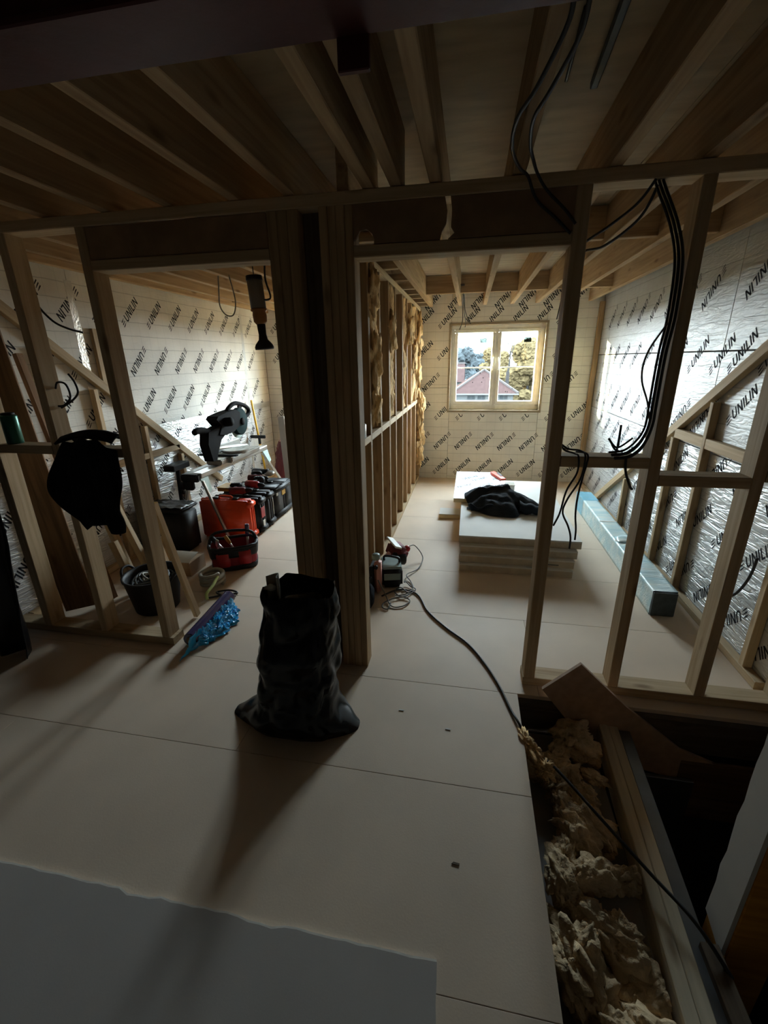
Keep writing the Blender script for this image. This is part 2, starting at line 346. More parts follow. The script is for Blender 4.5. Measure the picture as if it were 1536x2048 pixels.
# ------------------------------------------------------------------ floor
flr = thing('floor', (0, 0, 0), 'pale chipboard floor of large sheets with fine joints', 'floor', kind='structure')
rows = [-1.2, -0.53, 0.06, 0.66, 1.26, 1.80, 2.46, 3.06, 3.66, 4.26, 4.86, 5.46, 5.95]
for i in range(len(rows) - 1):
    xr = VX if rows[i] < VY - 0.01 else 1.55
    xs = [-2.9]; x = -2.9 + (0.9 if i % 2 else 2.0)
    while x < xr - 0.3: xs.append(x); x += 2.4
    xs.append(xr)
    for a, b in zip(xs[:-1], xs[1:]):
        g = 0.0006
        box('floor_panel', (a + g, rows[i] + g, -0.022), (b - g, rows[i + 1] - g, 0.0), CHIP, flr, ch=0.0012)
box('subfloor_board', (-2.9, -1.2, -0.05), (VX - 0.01, VY, -0.024), SHELL, flr, ch=0)
box('subfloor_board', (-2.9, VY, -0.05), (1.55, 5.95, -0.024), SHELL, flr, ch=0)
bar('edge_joist', (VX - 0.03, -1.2, -0.135), (VX - 0.03, VY, -0.135), 0.045, 0.17, W_DARK, flr)
bar('trimmer_joist', (VX - 0.05, VY + 0.025, -0.14), (XR, VY + 0.025, -0.14), 0.045, 0.18, W_DARK, flr)
bar('trimmer_joist', (VX - 0.05, VY + 0.072, -0.14), (XR, VY + 0.072, -0.14), 0.045, 0.18, W_DARK, flr)

# ------------------------------------------------------------------ printed lettering on the foil (flat print)
def glyph_polys():
    t = 0.17; P = []; x = 1.0
    for k in range(3):                      # three slanted bars of the mark
        y = 0.12 + 0.3 * k; P.append([(0.0 + 0.02 * k, y - 0.05), (0.35, y - 0.01), (0.72, y + 0.10), (0.72, y + 0.15), (0.35, y + 0.12), (0.02, y + 0.08)])
    def rect(a, b, c, d): P.append([(a, b), (c, b), (c, d), (a, d)])
    for ch in 'UNILIN':
        if ch == 'U':
            rect(x, 0.32, x + t, 1.0); rect(x + 0.53, 0.32, x + 0.53 + t, 1.0); n = 6
            for i in range(n):
                a, b = PI + PI * i / n, PI + PI * (i + 1) / n; cx, cy = x + 0.35, 0.34
                P.append([(cx + 0.35 * math.cos(a), cy + 0.34 * math.sin(a)), (cx + 0.35 * math.cos(b), cy + 0.34 * math.sin(b)), (cx + (0.35 - t) * math.cos(b), cy + (0.34 - t) * math.sin(b)), (cx + (0.35 - t) * math.cos(a), cy + (0.34 - t) * math.sin(a))])
            x += 0.70 + 0.16
        elif ch == 'N':
            rect(x, 0, x + t, 1.0); rect(x + 0.55, 0, x + 0.55 + t, 1.0); P.append([(x + t, 1.0), (x, 1.0), (x + 0.55, 0), (x + 0.55 + t, 0)][::1]); x += 0.72 + 0.16
        elif ch == 'I': rect(x, 0, x + t, 1.0); x += t + 0.16
        elif ch == 'L': rect(x, 0, x + t, 1.0); rect(x + t, 0, x + 0.5, t); x += 0.5 + 0.12
    W = x - 0.14
    return [[(px + 0.18 * py - 0.09, py) for px, py in q] for q in P], W
GLY, GW = glyph_polys()
def words(mb, spots, frame, cut=None):
    """spots: (u, v, flip) of each word's lower left end; frame(u, v) gives the world point on the wall"""
    h = 0.060; ca, sa = math.cos(math.radians(45)), math.sin(math.radians(45))
    for u, v, fl in spots:
        cu, cv = u + 0.11, v + 0.11
        for q in GLY:
            pp = []
            for px, py in q:
                a, b = (px - GW / 2) * h, (py - 0.5) * h
                if fl: a, b = -a, -b
                pp.append((cu + a * ca - b * sa, cv + a * sa + b * ca))
            if cut and any(cut(*t) for t in pp): continue
            mb.add([frame(*t) for t in pp], [tuple(range(len(pp)))])
def lettering(board, spots, frame, cut=None):
    mb = MB(); words(mb, spots, frame, cut)
    if mb.f: solid('printed_lettering', mb, INK, board)

# ------------------------------------------------------------------ walls
def wall_shell(name, boxes, label, m=SHELL):
    mb = MB()
    for lo, hi in boxes: mb.box(lo, hi)
    return solid(name, mb, m, label=label, cat='wall', kind='structure')
(ax0, ax1, az0, az1), (bx0, bx1, bz0, bz1) = WIN
back = wall_shell('wall_back', [((-2.95, 5.95, -0.3), (bx0, 6.10, 2.55)), ((bx0, 5.95, -0.3), (bx1, 6.10, bz0)), ((bx0, 5.95, bz1), (bx1, 6.10, 2.55)),
    ((bx1, 5.95, -0.3), (ax0, 6.10, 2.55)), ((ax0, 5.95, -0.3), (ax1, 6.10, az0)), ((ax0, 5.95, az1), (ax1, 6.10, 2.55)), ((ax1, 5.95, -0.3), (1.7, 6.10, 2.55))],
    'back wall lined with printed foil insulation around the white window')
left = wall_shell('wall_left', [((-2.95, -1.3, -0.3), (-2.82, 6.1, 2.55))], 'long foil lined wall behind the saw with a diagonal brace')
right = wall_shell('wall_right', [((1.555, -1.3, -0.3), (1.70, 6.1, 2.55))], 'foil lined wall beside the blue wrapped pack with low studs and diagonal brace')
rear = wall_shell('wall_rear', [((-2.95, -1.35, -0.3), (1.7, -1.2, 2.55))], 'dark board wall behind the landing', SHELL)

def in_win(u, v): return ax0 - 0.02 < u < ax1 + 0.02 and az0 - 0.02 < v < az1 + 0.02
# back wall boards (x pieces, z pieces)
def board_piece(parent, lo, hi, mat=FOIL): return box('insulation_board', lo, hi, mat, parent, ch=0.0025)
g = 0.0015
fb = lambda u, v: (u, YB - 0.0008, v)
for (xa, xb, za, zb) in [(-0.72, ax0, 0.0, 1.2), (ax0, ax1, 0.0, az0), (ax1, 1.475, 0.0, 1.2), (-0.72, ax0, 1.2, 2.34), (ax0, ax1, az1, 2.34), (ax1, 1.475, 1.2, 2.34), (-2.74, bx0, 0, 1.2), (bx0, bx1, 0, bz0), (bx1, -0.72, 0, 1.2), (-2.74, bx0, 1.2, 2.34), (bx0, bx1, bz1, 2.34), (bx1, -0.72, 1.2, 2.34)]:
    bd = board_piece(back, (xa + g, YB, za + g), (xb - g, 5.95, zb - g))
    sp = []
    for rz_, fl, ph in [(0.063, 0, -0.445), (0.41, 1, -0.435), (0.795, 0, -0.44), (1.16, 1, -0.60), (1.54, 0, -0.42), (1.91, 0, -0.415), (2.12, 1, -0.30)]:
        for k in range(-9, 8):
            u = ph + 0.277 * k
            if -2.70 < u < 1.24 and xa <= u + 0.11 < xb and za <= rz_ + 0.11 < zb: sp.append((u, rz_, fl))
    lettering(bd, sp, fb, in_win)
# left wall boards
flw = lambda u, v: (XL + 0.0008, u, v)
for (ya, yb, za, zb, mat) in [(-1.2, 2.87, 0, 1.0, FOILB), (2.87, 5.27, 0, 1.0, FOILB), (5.27, 5.86, 0, 1.0, FOILB), (-1.2, 2.87, 1.0, 2.34, FOIL), (2.87, 5.27, 1.0, 2.34, FOIL), (5.27, 5.86, 1.0, 2.34, FOIL)]:
    bd = board_piece(left, (-2.82, ya + g, za + g), (XL, yb - g, zb - g), mat)
    sp = []
    for rz_, fl, ph in [(1.84, 1 if yb < 2.9 else 0, 3.31), (1.465, 0 if yb < 2.9 else 1, 3.31), (1.12, 0, 3.335), (0.845, 0, 3.40), (0.545, 0, 3.36), (0.22, 1, 3.36)]:
        for k in range(-8, 9):
            u = ph + 0.29 * k
            if 1.7 < u < 5.6 and ya <= u + 0.11 < yb and za <= rz_ + 0.11 < zb: sp.append((u, rz_, fl))
    lettering(bd, sp, flw)
box('foil_tape', (XL, 2.3, 0.965), (XL + 0.0012, 5.86, 1.035), TAPE, left, ch=0)
box('foil_tape', (XL, 5.245, 1.04), (XL + 0.0012, 5.295, 2.1), TAPE, left, ch=0)
box('foil_tape', (XL, 2.845, 1.04), (XL + 0.0012, 2.905, 2.1), TAPE, left, ch=0)
# right wall boards
frw = lambda u, v: (XR - 0.0008, -u, v)
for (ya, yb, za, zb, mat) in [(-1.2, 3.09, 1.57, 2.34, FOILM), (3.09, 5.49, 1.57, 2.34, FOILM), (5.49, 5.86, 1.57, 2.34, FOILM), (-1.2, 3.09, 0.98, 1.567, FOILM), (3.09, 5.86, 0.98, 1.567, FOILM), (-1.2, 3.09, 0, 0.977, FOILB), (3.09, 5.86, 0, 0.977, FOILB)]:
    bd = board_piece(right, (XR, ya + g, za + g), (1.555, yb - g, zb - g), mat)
    sp = []
    near = yb < 3.2
    for rz_, fl, ph in ([(1.84, 1, 2.99), (1.45, 0, 3.003), (1.17, 0, 2.885), (0.80, 1, 2.95), (0.46, 0, 2.735), (0.07, 1, 2.78)] if near else [(1.83, 1, 3.477), (1.435, 0, 3.50), (1.04, 1, 3.572), (0.72, 0, 3.46), (0.42, 1, 3.2), (0.06, 0, 3.2)]):
        for k in range(-9, 12):
            y = ph + 0.295 * k
            if 1.7 < y < 5.8 and ya <= y - 0.11 < yb and za <= rz_ + 0.11 < zb: sp.append((-y, rz_, fl))
    lettering(bd, sp, frw)
# framing on the right wall
xs0 = XR - 0.042
bar('wall_plate', (XR - 0.024, 2.02, 0.024), (XR - 0.024, 5.86, 0.024), 0.046, 0.045, W_PALE, right)
bar('diagonal_brace', (XR - 0.024, 1.97, 1.99), (XR - 0.024, 5.03, 0.05), 0.040, 0.062, W_PALE, right)
for y, zt in [(2.15, 1.80), (2.985, 1.28), (3.41, 1.00), (3.80, 0.75), (4.2, 0.49)]: stud(right, XR - 0.046, XR - 0.002, y - 0.02, y + 0.02, 0.048, zt)
for y0, y1 in [(2.17, 2.965), (3.005, 3.39)]: bar('noggin', (XR - 0.024, y0, 1.035), (XR - 0.024, y1, 1.035), 0.04, 0.062, W_PALE, right)
stud(right, XR - 0.055, XR - 0.002, 5.80, 5.855, 0.0, 2.14, W_JOIST, 'corner_batten')
# framing on the left wall
bar('diagonal_brace', (XL + 0.024, 1.97, 2.16), (XL + 0.024, 4.35, 0.31), 0.040, 0.062, W_PALE, left)
for y, zt in [(2.16, 1.95), (2.52, 1.66), (2.86, 1.38), (3.30, 1.05), (3.72, 0.73)]: stud(left, XL + 0.002, XL + 0.046, y - 0.02, y + 0.02, 0.048, zt)
bar('wall_plate', (XL + 0.024, 1.97, 0.024), (XL + 0.024, 5.86, 0.024), 0.046, 0.045, W_PALE, left)
for y0, y1 in [(2.18, 2.5), (2.54, 2.84), (2.88, 3.28), (3.32, 3.70)]: bar('noggin', (XL + 0.024, y0, 0.80), (XL + 0.024, y1, 0.80), 0.04, 0.05, W_PALE, left)
stud(left, XL + 0.002, XL + 0.03, 2.965, 3.02, 1.33, 1.80, W_PALE, 'batten')

# ------------------------------------------------------------------ stair opening below the landing
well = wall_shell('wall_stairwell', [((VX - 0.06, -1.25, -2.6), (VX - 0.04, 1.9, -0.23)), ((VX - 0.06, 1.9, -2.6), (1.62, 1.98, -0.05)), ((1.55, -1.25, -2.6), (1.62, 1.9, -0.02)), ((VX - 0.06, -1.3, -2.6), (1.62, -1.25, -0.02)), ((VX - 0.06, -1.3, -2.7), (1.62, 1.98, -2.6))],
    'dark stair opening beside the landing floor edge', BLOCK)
box('ceiling_board', (VX - 0.03, -1.2, -0.235), (0.66, 1.79, -0.222), GYPN, well, ch=0)
box('lining_board', (1.06, 1.775, -0.60), (1.47, 1.79, -0.25), W_BROWN, well, ch=0.002)
box('lining_board', (0.86, 1.74, -1.4), (1.12, 1.76, -0.34), STEEL, well, ch=0.002)

# ------------------------------------------------------------------ front stud partition
pf = thing('wall_front', (0, PY0, 0), 'open timber stud partition with two doorways', 'wall', kind='structure')
ym = (PY0 + PY1) / 2
bar('top_plate', (XL, ym, 2.128), (XR, ym, 2.128), PY1 - PY0, 0.044, W_PALE, pf)
bar('sole_plate', (XL, ym, 0.0235), (-1.62, ym, 0.0235), PY1 - PY0, 0.045, W_PALE, pf)
bar('sole_plate', (0.328, ym, 0.0235), (XR, ym, 0.0235), PY1 - PY0, 0.045, W_PALE, pf)
for x0, x1 in [(0.332, 0.384), (0.722, 0.766), (1.096, 1.140), (1.43, 1.472), (-1.69, -1.643), (-2.10, -2.054), (-2.50, -2.446)]:
    stud(pf, x0, x1, PY0, PY1, 0.047, 2.105)
for x0, x1, z in [(0.386, 0.720, 1.142), (0.768, 1.094, 1.072), (1.142, 1.428, 1.10), (-2.052, -1.692, 1.13), (-2.444, -2.102, 1.138), (-2.73, -2.502, 1.138)]:
    bar('noggin', (x0, ym, z), (x1, ym, z), PY1 - PY0, 0.045, W_PALE, pf)
# central post: packs of studs with a recess between
for x0, x1 in [(-0.815, -0.773), (-0.772, -0.731), (-0.730, -0.688)]: stud(pf, x0, x1, PY0 + 0.003, PY1, 0.002, 2.105, W_JOIST)
for i in range(4):
    stud(pf, -0.60 + i * 0.0338, -0.5665 + i * 0.0338, PY0 + 0.004 * (i % 2), PY1, 0.002, 2.105, W_JOIST)
stud(pf, -0.685, -0.603, PY0 + 0.065, PY1, 0.002, 2.105, W_DARK)
# lintels and header boards over both doorways
bar('lintel', (-0.464, ym, 1.948), (0.331, ym, 1.948), PY1 - PY0, 0.042, W_PALE, pf)
bar('lintel', (-1.642, ym, 1.958), (-0.816, ym, 1.958), PY1 - PY0, 0.042, W_PALE, pf)
solid('header_board', MB().extrude([(-0.464, PY0 + 0.002, 1.985), (-0.455, PY0 + 0.002, 1.992), (-0.44, PY0 + 0.002, 2.016), (-0.415, PY0 + 0.002, 2.022), (-0.392, PY0 + 0.002, 2.008), (-0.383, PY0 + 0.002, 1.985), (-0.385, PY0 + 0.002, 1.971),
    (-0.135, PY0 + 0.002, 1.971), (-0.128, PY0 + 0.002, 1.995), (-0.112, PY0 + 0.002, 2.02), (-0.108, PY0 + 0.002, 2.06), (-0.118, PY0 + 0.002, 2.104), (-0.464, PY0 + 0.002, 2.104)], (0, 0.015, 0)), OSB, pf)
solid('header_board', MB().extrude([(-0.104, PY0 + 0.002, 1.971), (0.331, PY0 + 0.002, 1.971), (0.331, PY0 + 0.002, 2.104), (-0.098, PY0 + 0.002, 2.104), (-0.092, PY0 + 0.002, 2.06), (-0.094, PY0 + 0.002, 2.01), (-0.080, PY0 + 0.002, 1.99)], (0, 0.015, 0)), OSB, pf)
box('header_board', (-1.642, PY0 + 0.002, 1.981), (-0.816, PY0 + 0.017, 2.104), OSB, pf)

# ------------------------------------------------------------------ dividing stud wall between the two rooms
dv = thing('wall_middle', (-0.675, 3.9, 0), 'stud wall between the two rooms packed with mineral wool', 'wall', kind='structure')
DX0, DX1 = -0.722, -0.630
bar('top_plate', (-0.676, PY1 + 0.002, 2.128), (-0.676, YB, 2.128), DX1 - DX0, 0.044, W_PALE, dv)
bar('sole_plate', (-0.676, PY1 + 0.002, 0.0235), (-0.676, YB, 0.0235), DX1 - DX0, 0.045, W_PALE, dv)
dys = [2.02, 2.50, 2.86, 3.22, 3.58, 3.90, 4.30, 4.62, 4.95, 5.38, 5.83]
for y in dys: stud(dv, DX0, DX1, y - 0.021, y + 0.021, 0.047, 2.105, W_JOIST)
for a, b in zip(dys[:-1], dys[1:]):
    bar('noggin', (-0.676, a + 0.022, 1.058), (-0.676, b - 0.022, 1.058), DX1 - DX0, 0.044, W_PALE, dv)
for i, (a, b) in enumerate([(1.97, 3.2), (3.2, 4.4), (4.4, 5.85)]):
    box('backing_board', (DX0 - 0.018, a + 0.002, 0.0), (DX0 - 0.003, b - 0.002, 2.15), OSB, dv, ch=0.001)
random.seed(11)
for i, (a, b) in enumerate(zip(dys[1:-1], dys[2:])):
    if i in (0, 2, 4): continue
    full = i in (1, 3, 5, 7, 8); z0 = 1.10; z1 = 2.09
    if i in (1, 4): z0 = 1.25
    def wool(u, v, a=a, b=b, z0=z0, z1=z1, i=i):
        y = a + 0.024 + u * (b - a - 0.048); z = z0 + v * (z1 - z0); e = min(u, 1 - u, 0.25) * 4
        k = noise.noise(Vector((y * 5, z * 5, i))) + 0.5 * noise.noise(Vector((y * 14, z * 14, i + 9))) + 0.25 * noise.noise(Vector((y * 40, z * 40, i + 4)))
        return Vector((-0.690 + (0.050 if full else 0.008) * e + 0.022 * k * (0.4 + e), y, z + 0.01 * k))
    solid('insulation_batt', MB().grid(wool, 22, 60), WOOL, dv, smooth=True, thick=0.012)
for i, (y, z, s) in enumerate([(2.95, 1.95, .07), (3.0, 1.55, .09), (2.98, 1.25, .06), (3.66, 1.75, .07), (4.70, 1.85, .08), (5.1, 1.6, .09), (5.5, 1.4, .1), (5.55, 1.75, .1), (5.6, 1.9, .08)]):
    solid('insulation_batt', MB().blob((-0.632, y, z), (0.045, s * 1.3, s * 2.0), 4, 0.6, 2.2, i + 2), WOOL, dv, smooth=True)
for i, (y, z, s) in enumerate([(5.62, 0.95, .09), (5.66, 0.6, .08), (5.55, 0.4, .07)]):
    solid('insulation_batt', MB().blob((-0.60, y, z), (0.05, s, s * 2.2), 4, 0.5, 2.2, i + 31), WOOL, dv, smooth=True)

# ------------------------------------------------------------------ ceiling: deck, joists, blocking
cl = thing('ceiling', (0, 3, ZJ), 'open joisted ceiling with plywood deck above', 'ceiling', kind='structure')
xs = [-2.9, -1.7, -0.5, 0.7, 1.65]; ys = [-1.3, 1.1, 3.5, 6.1]
for i in range(4):
    for k in range(3):
        box('deck_panel', (xs[i] + 0.001, ys[k] + 0.001, ZD), (xs[i + 1] - 0.001, ys[k + 1] - 0.001, ZD + 0.018), PLY, cl, ch=0.001)
box('roof_board', (-3.0, -1.4, ZD + 0.02), (1.75, 6.15, ZD + 0.12), SHELL, cl, ch=0)
JXR = JX = [-2.66, -2.44, -2.13, -1.83, -1.53, -1.235, -0.945, -0.715, -0.505, -0.155, 0.135, 0.45, 0.735, 1.015, 1.32]
for x in JX: bar('joist', (x, 1.89 if x == -0.505 else 1.05, (ZJ + ZD) / 2), (x, 5.945, (ZJ + ZD) / 2), 0.045, ZD - ZJ - 0.002, W_JOIST, cl)
for x in (-0.405, -0.30): bar('joist', (x, 1.05, (ZJ + ZD) / 2), (x, 1.96, (ZJ + ZD) / 2), 0.045, ZD - ZJ - 0.002, W_JOIST, cl)
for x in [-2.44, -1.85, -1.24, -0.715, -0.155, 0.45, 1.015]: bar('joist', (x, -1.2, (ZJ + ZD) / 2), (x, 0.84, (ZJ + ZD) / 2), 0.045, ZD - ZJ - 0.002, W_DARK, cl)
for a, b in zip(JXR[8:-1], JX[9:]):
    bar('noggin', (a + 0.024, 4.98, 2.262), (b - 0.024, 4.98, 2.262), 0.045, 0.165, W_JOIST, cl)
for a, b in zip(JX[10:-1], JX[11:]):
    bar('noggin', (a + 0.024, 3.05, 2.262), (b - 0.024, 3.05, 2.262), 0.045, 0.165, W_JOIST, cl)
for a, b in zip(JX[:7], JX[1:8]):
    bar('noggin', (a + 0.024, 4.95, 2.255), (b - 0.024, 4.95, 2.255), 0.045, 0.15, W_JOIST, cl)
for y in [2.3, 2.65, 3.0, 3.42, 3.91, 4.38, 4.72, 5.03, 5.39, 5.75]:
    bar('ladder_noggin', (-0.692, y, 2.178), (-0.529, y, 2.178), 0.045, 0.05, W_PALE, cl)

# ------------------------------------------------------------------ windows
def make_window(i, x0, x1, z0, z1):
    w = thing('window_%d' % (i + 1), ((x0 + x1) / 2, 5.95, z0), 'white two-light casement window set in the foil lined back wall' if i == 0 else 'casement window hidden behind the stud post', 'window', kind='structure')
    # timber reveal
    for lo, hi in [((x0 - 0.028, 5.850, z0 - 0.028), (x1 + 0.028, 5.955, z0)), ((x0 - 0.028, 5.850, z1), (x1 + 0.028, 5.955, z1 + 0.028)), ((x0 - 0.028, 5.850, z0), (x0, 5.955, z1)), ((x1, 5.850, z0), (x1 + 0.028, 5.955, z1))]:
        box('reveal_board', lo, hi, W_REV, w, ch=0.002)
    t = 0.044; yf0, yf1 = 5.935, 6.0
    for lo, hi in [((x0, yf0, z0), (x1, yf1, z0 + t + 0.02)), ((x0, yf0, z1 - t), (x1, yf1, z1)), ((x0, yf0, z0 + t), (x0 + t, yf1, z1 - t)), ((x1 - t, yf0, z0 + t), (x1, yf1, z1 - t))]:
        box('window_frame', lo, hi, CREAM, w, ch=0.004)
    xm = (x0 + x1) / 2; box('mullion', (xm - 0.018, yf0, z0 + t), (xm + 0.018, yf1, z1 - t), CREAM, w, ch=0.004)
    for a, b, hs in [(x0 + t, xm - 0.016, 1), (xm + 0.016, x1 - t, -1)]:
        s = thing('sash', ((a + b) / 2, 5.94, z0), None, None); s.parent = w; s.matrix_basis = WM[w].inverted() @ WM[s]
        c = z0 + t + 0.02; d = z1 - t; q = 0.040
        for lo, hi in [((a, 5.922, c), (b, 5.985, c + q + 0.008)), ((a, 5.922, d - q), (b, 5.985, d)), ((a, 5.922, c + q), (a + q, 5.985, d - q)), ((b - q, 5.922, c + q), (b, 5.985, d - q))]:
            box('sash_rail', lo, hi, CREAM, s, ch=0.006)
        zb = 1.439; box('glazing_bar', (a + q, 5.940, zb - 0.008), (b - q, 5.968, zb + 0.008), WHITE, s, ch=0.003)
        box('glass_pane', (a + q - 0.003, 5.950, c + q), (b - q + 0.003, 5.956, d - q + 0.003), GLASS, s, ch=0)
        hx = b - q / 2 if hs > 0 else a + q / 2
        mb = MB().rbox((hx, 5.915, 1.44), (0.018, 0.014, 0.07), 0.005).tube([(hx, 5.910, 1.44), (hx, 5.895, 1.44), (hx + 0.006 * hs, 5.892, 1.50), (hx + 0.010 * hs, 5.895, 1.56)], 0.008, 8, 3)
        solid('window_handle', mb, WHITE, s, smooth=True)
        if i == 0:
            random.seed(5 + hs); mb = MB()
            for _ in range(12):
                u = random.uniform(a + q + 0.03, b - q - 0.03); v = random.uniform(c + q + 0.04, d - q - 0.04); r = 0.0065
                mb.lathe([(r, 0), (r, 0.0015)], (u, 5.9485, v), (0, 1, 0), 7)
            st = solid('protective_dots', mb, BLK, s); st['kind'] = 'stuff'
            sx = (a + b) / 2 + 0.06
            solid('glass_sticker', MB().box((sx, 5.9485, d - q - 0.12), (sx + 0.085, 5.9495, d - q - 0.065)), STICK, s)
for i, (x0, x1, z0, z1) in enumerate(WIN): make_window(i, x0, x1, z0, z1)

# ------------------------------------------------------------------ steel beam over the landing
sb = thing('steel_beam', (0, 0.92, 2.1), 'dark red primed steel beam across the ceiling of the landing', 'beam')
box('flange', (XL, 0.845, 2.10), (1.55, 0.996, 2.115), REDOX, sb, ch=0.003)
box('flange', (XL, 0.845, 2.325), (1.55, 0.996, 2.340), REDOX, sb, ch=0.003)
box('web', (XL, 0.912, 2.115), (1.55, 0.928, 2.325), REDOX, sb, ch=0.001)
box('cleat', (-0.265, 0.99, 2.05), (-0.205, 1.003, 2.20), REDOX, sb, ch=0.002)

# ================================================================== THINGS
def V(*a): return Vector(a)
def nz(x, y, z=0.0): return noise.noise(Vector((x, y, z)))

# ------------------------------------------------------------------ plasterboard stack with what lies on it
stack = [(-0.012, 0.812, 3.085, 4.80, 0.000, 0.062), (-0.020, 0.822, 3.115, 4.83, 0.063, 0.125), (-0.008, 0.845, 3.150, 4.86, 0.126, 0.188), (-0.026, 0.877, 3.195, 4.90, 0.189, 0.250)]
lab = ['lowest cream board at the bottom of the stack on the floor', 'second cream board up from the floor in the stack', 'third cream board up, just under the top board of the stack', 'top white board of the stack, with the dark coat lying on it']
for i, (x0, x1, y0, y1, z0, z1) in enumerate(stack):
    t = thing('plasterboard_sheet', ((x0 + x1) / 2, (y0 + y1) / 2, z0), lab[i], 'board', 'boards stacked on the right room floor')
    random.seed(40 + i)
    def outline(rag):
        p = []
        for k in range(25): p.append((x0 + (x1 - x0) * k / 24, y0 + (random.uniform(-1, 1) * rag * 0.4 if k not in (0, 24) else 0)))
        for k in range(1, 25): p.append((x1 + random.uniform(-1.0, 0.6) * rag, y0 + (y1 - y0) * k / 24))
        for k in range(1, 25): p.append((x1 - (x1 - x0) * k / 24, y1))
        for k in range(1, 24): p.append((x0 + random.uniform(-0.5, 0.5) * rag, y1 - (y1 - y0) * k / 24))
        return p
    o = outline(0.006 if i < 3 else 0.002)
    solid('foam_layer', MB().extrude([(x, y, z0) for x, y in o], (0, 0, z1 - z0 - 0.0125)), GYPE, t)
    o = outline(0.002)
    solid('paper_facing', MB().extrude([(x, y, z1 - 0.0122) for x, y in o], (0, 0, 0.0118)), GYP, t)

t = thing('foil_insulation_offcut', (0.12, 4.55, 0.252), 'foil faced insulation offcut lying on the far left of the board stack', 'insulation board')
box('foam_core', (-0.10, 4.02, 0.252), (0.38, 5.08, 0.292), PIRCORE, t, ch=0.002)
bo = box('foil_facing', (-0.10, 4.02, 0.2925), (0.38, 5.08, 0.2945), plain('bluish_foil', (0.62, 0.72, 0.82), 0.4, 0.3, var=0.05, bump=0.15), t, ch=0)
mb = MB(); words(mb, [(-0.08 + 0.15 * (k % 3), 4.1 + 0.29 * (k // 3), k % 2) for k in range(9)], lambda u, v: (u, v, 0.2952)); solid('printed_lettering', mb, INK, bo, kind='stuff')

def coat_top(u, v):
    a = u * 2 * PI; r = v
    R0 = 1.0 + 0.14 * math.sin(3 * a + 0.6) + 0.10 * math.sin(5 * a + 2) + 0.05 * math.sin(9 * a)
    x = 0.325 + 0.335 * R0 * r * math.cos(a); y = 3.95 + 0.27 * R0 * r * math.sin(a) - 0.06 * (x - 0.33)
    h = 0.155 * (1 - r ** 1.7) + 0.030 * math.sin(7 * x * 2 + 5 * y) * (1 - r) + 0.055 * abs(nz(x * 6, y * 6, 1.3)) * (1 - r ** 3) + 0.02 * nz(x * 17, y * 17, 4)* (1 - r ** 3)
    if x > 0.45: h *= 0.9
    zz = 0.2555
    if x < 0.41 and y > 3.99: zz = 0.301
    return V(x, y, zz + max(0.006 + 0.02 * max(0, nz(x * 9, y * 9, 8)), h) * (1 if r < 0.999 else 0.4))
ct = thing('dark_coat', (0.33, 3.95, 0.252), 'crumpled dark navy coat thrown on the white board stack', 'coat')
mb = MB(); mb.grid(coat_top, 72, 26, wrap=True)
solid('coat_body', mb, NAVY, ct, smooth=True, sub=1)
def sleeve(u, v):
    a = u * 2 * PI; p = V(0.48 + 0.23 * v, 3.80 - 0.03 * math.sin(3 * v), 0.305 - 0.02 * v); w = 0.062 * (1 - 0.25 * v) * (1 + 0.18 * math.sin(14 * v + 2 * math.sin(a)))
    return V(p.x, p.y + w * math.cos(a), max(0.2555, p.z + 0.8 * w * math.sin(a)))
solid('sleeve', MB().grid(sleeve, 20, 16, wrap=True), NAVY, ct, smooth=True)
def collar(u, v):
    a = (u - 0.5) * 2.4; return V(0.18 + 0.12 * math.sin(a) * (1 + 0.3 * v), 3.745 + 0.05 * math.cos(a) * (1 - v), 0.262 + 0.055 * v * (1 + 0.4 * math.sin(5 * a)))
solid('collar', MB().grid(collar, 20, 6), NAVY, ct, smooth=True, thick=0.008)

hs = thing('hand_saw', (0.37, 4.75, 0.295), 'orange handled hand saw lying across the foil offcut', 'saw')
hq = [(0.30, 4.98), (0.345, 5.02), (0.385, 4.93), (0.42, 4.80), (0.45, 4.70), (0.40, 4.68), (0.375, 4.76), (0.34, 4.86), (0.315, 4.92)]
solid('saw_handle', MB().extrude([(x - 0.02, y, 0.297) for x, y in hq], (0, 0, 0.028)), ORANGE, hs)
solid('grip_insert', MB().extrude([(0.345, 4.93, 0.3255), (0.37, 4.95, 0.3255), (0.405, 4.80, 0.3255), (0.38, 4.79, 0.3255)], (0, 0, 0.004)), BLK, hs)
solid('saw_blade', MB().extrude([(0.38, 4.69, 0.307), (0.43, 4.70, 0.307), (0.36, 4.32, 0.299), (0.33, 4.32, 0.299)], (0, 0, 0.0015)), ALU, hs)
wb = thing('small_white_box', (0.455, 4.50, 0.252), 'small white box standing on the stack behind the dark coat', 'box')
box('carton', (0.42, 4.44, 0.252), (0.50, 4.56, 0.318), WHITE, wb); box('lid_flap', (0.417, 4.437, 0.3185), (0.503, 4.563, 0.324), PAPER, wb, ch=0.001)
of = thing('white_insulation_offcut', (-0.13, 4.33, 0), 'small pale offcut on the floor left of the board stack', 'offcut')
box('foam_core', (-0.245, 4.24, 0.0005), (-0.03, 4.44, 0.045), PIRCORE, of); box('foil_facing', (-0.247, 4.238, 0.0455), (-0.028, 4.442, 0.049), GYP, of, ch=0.001)

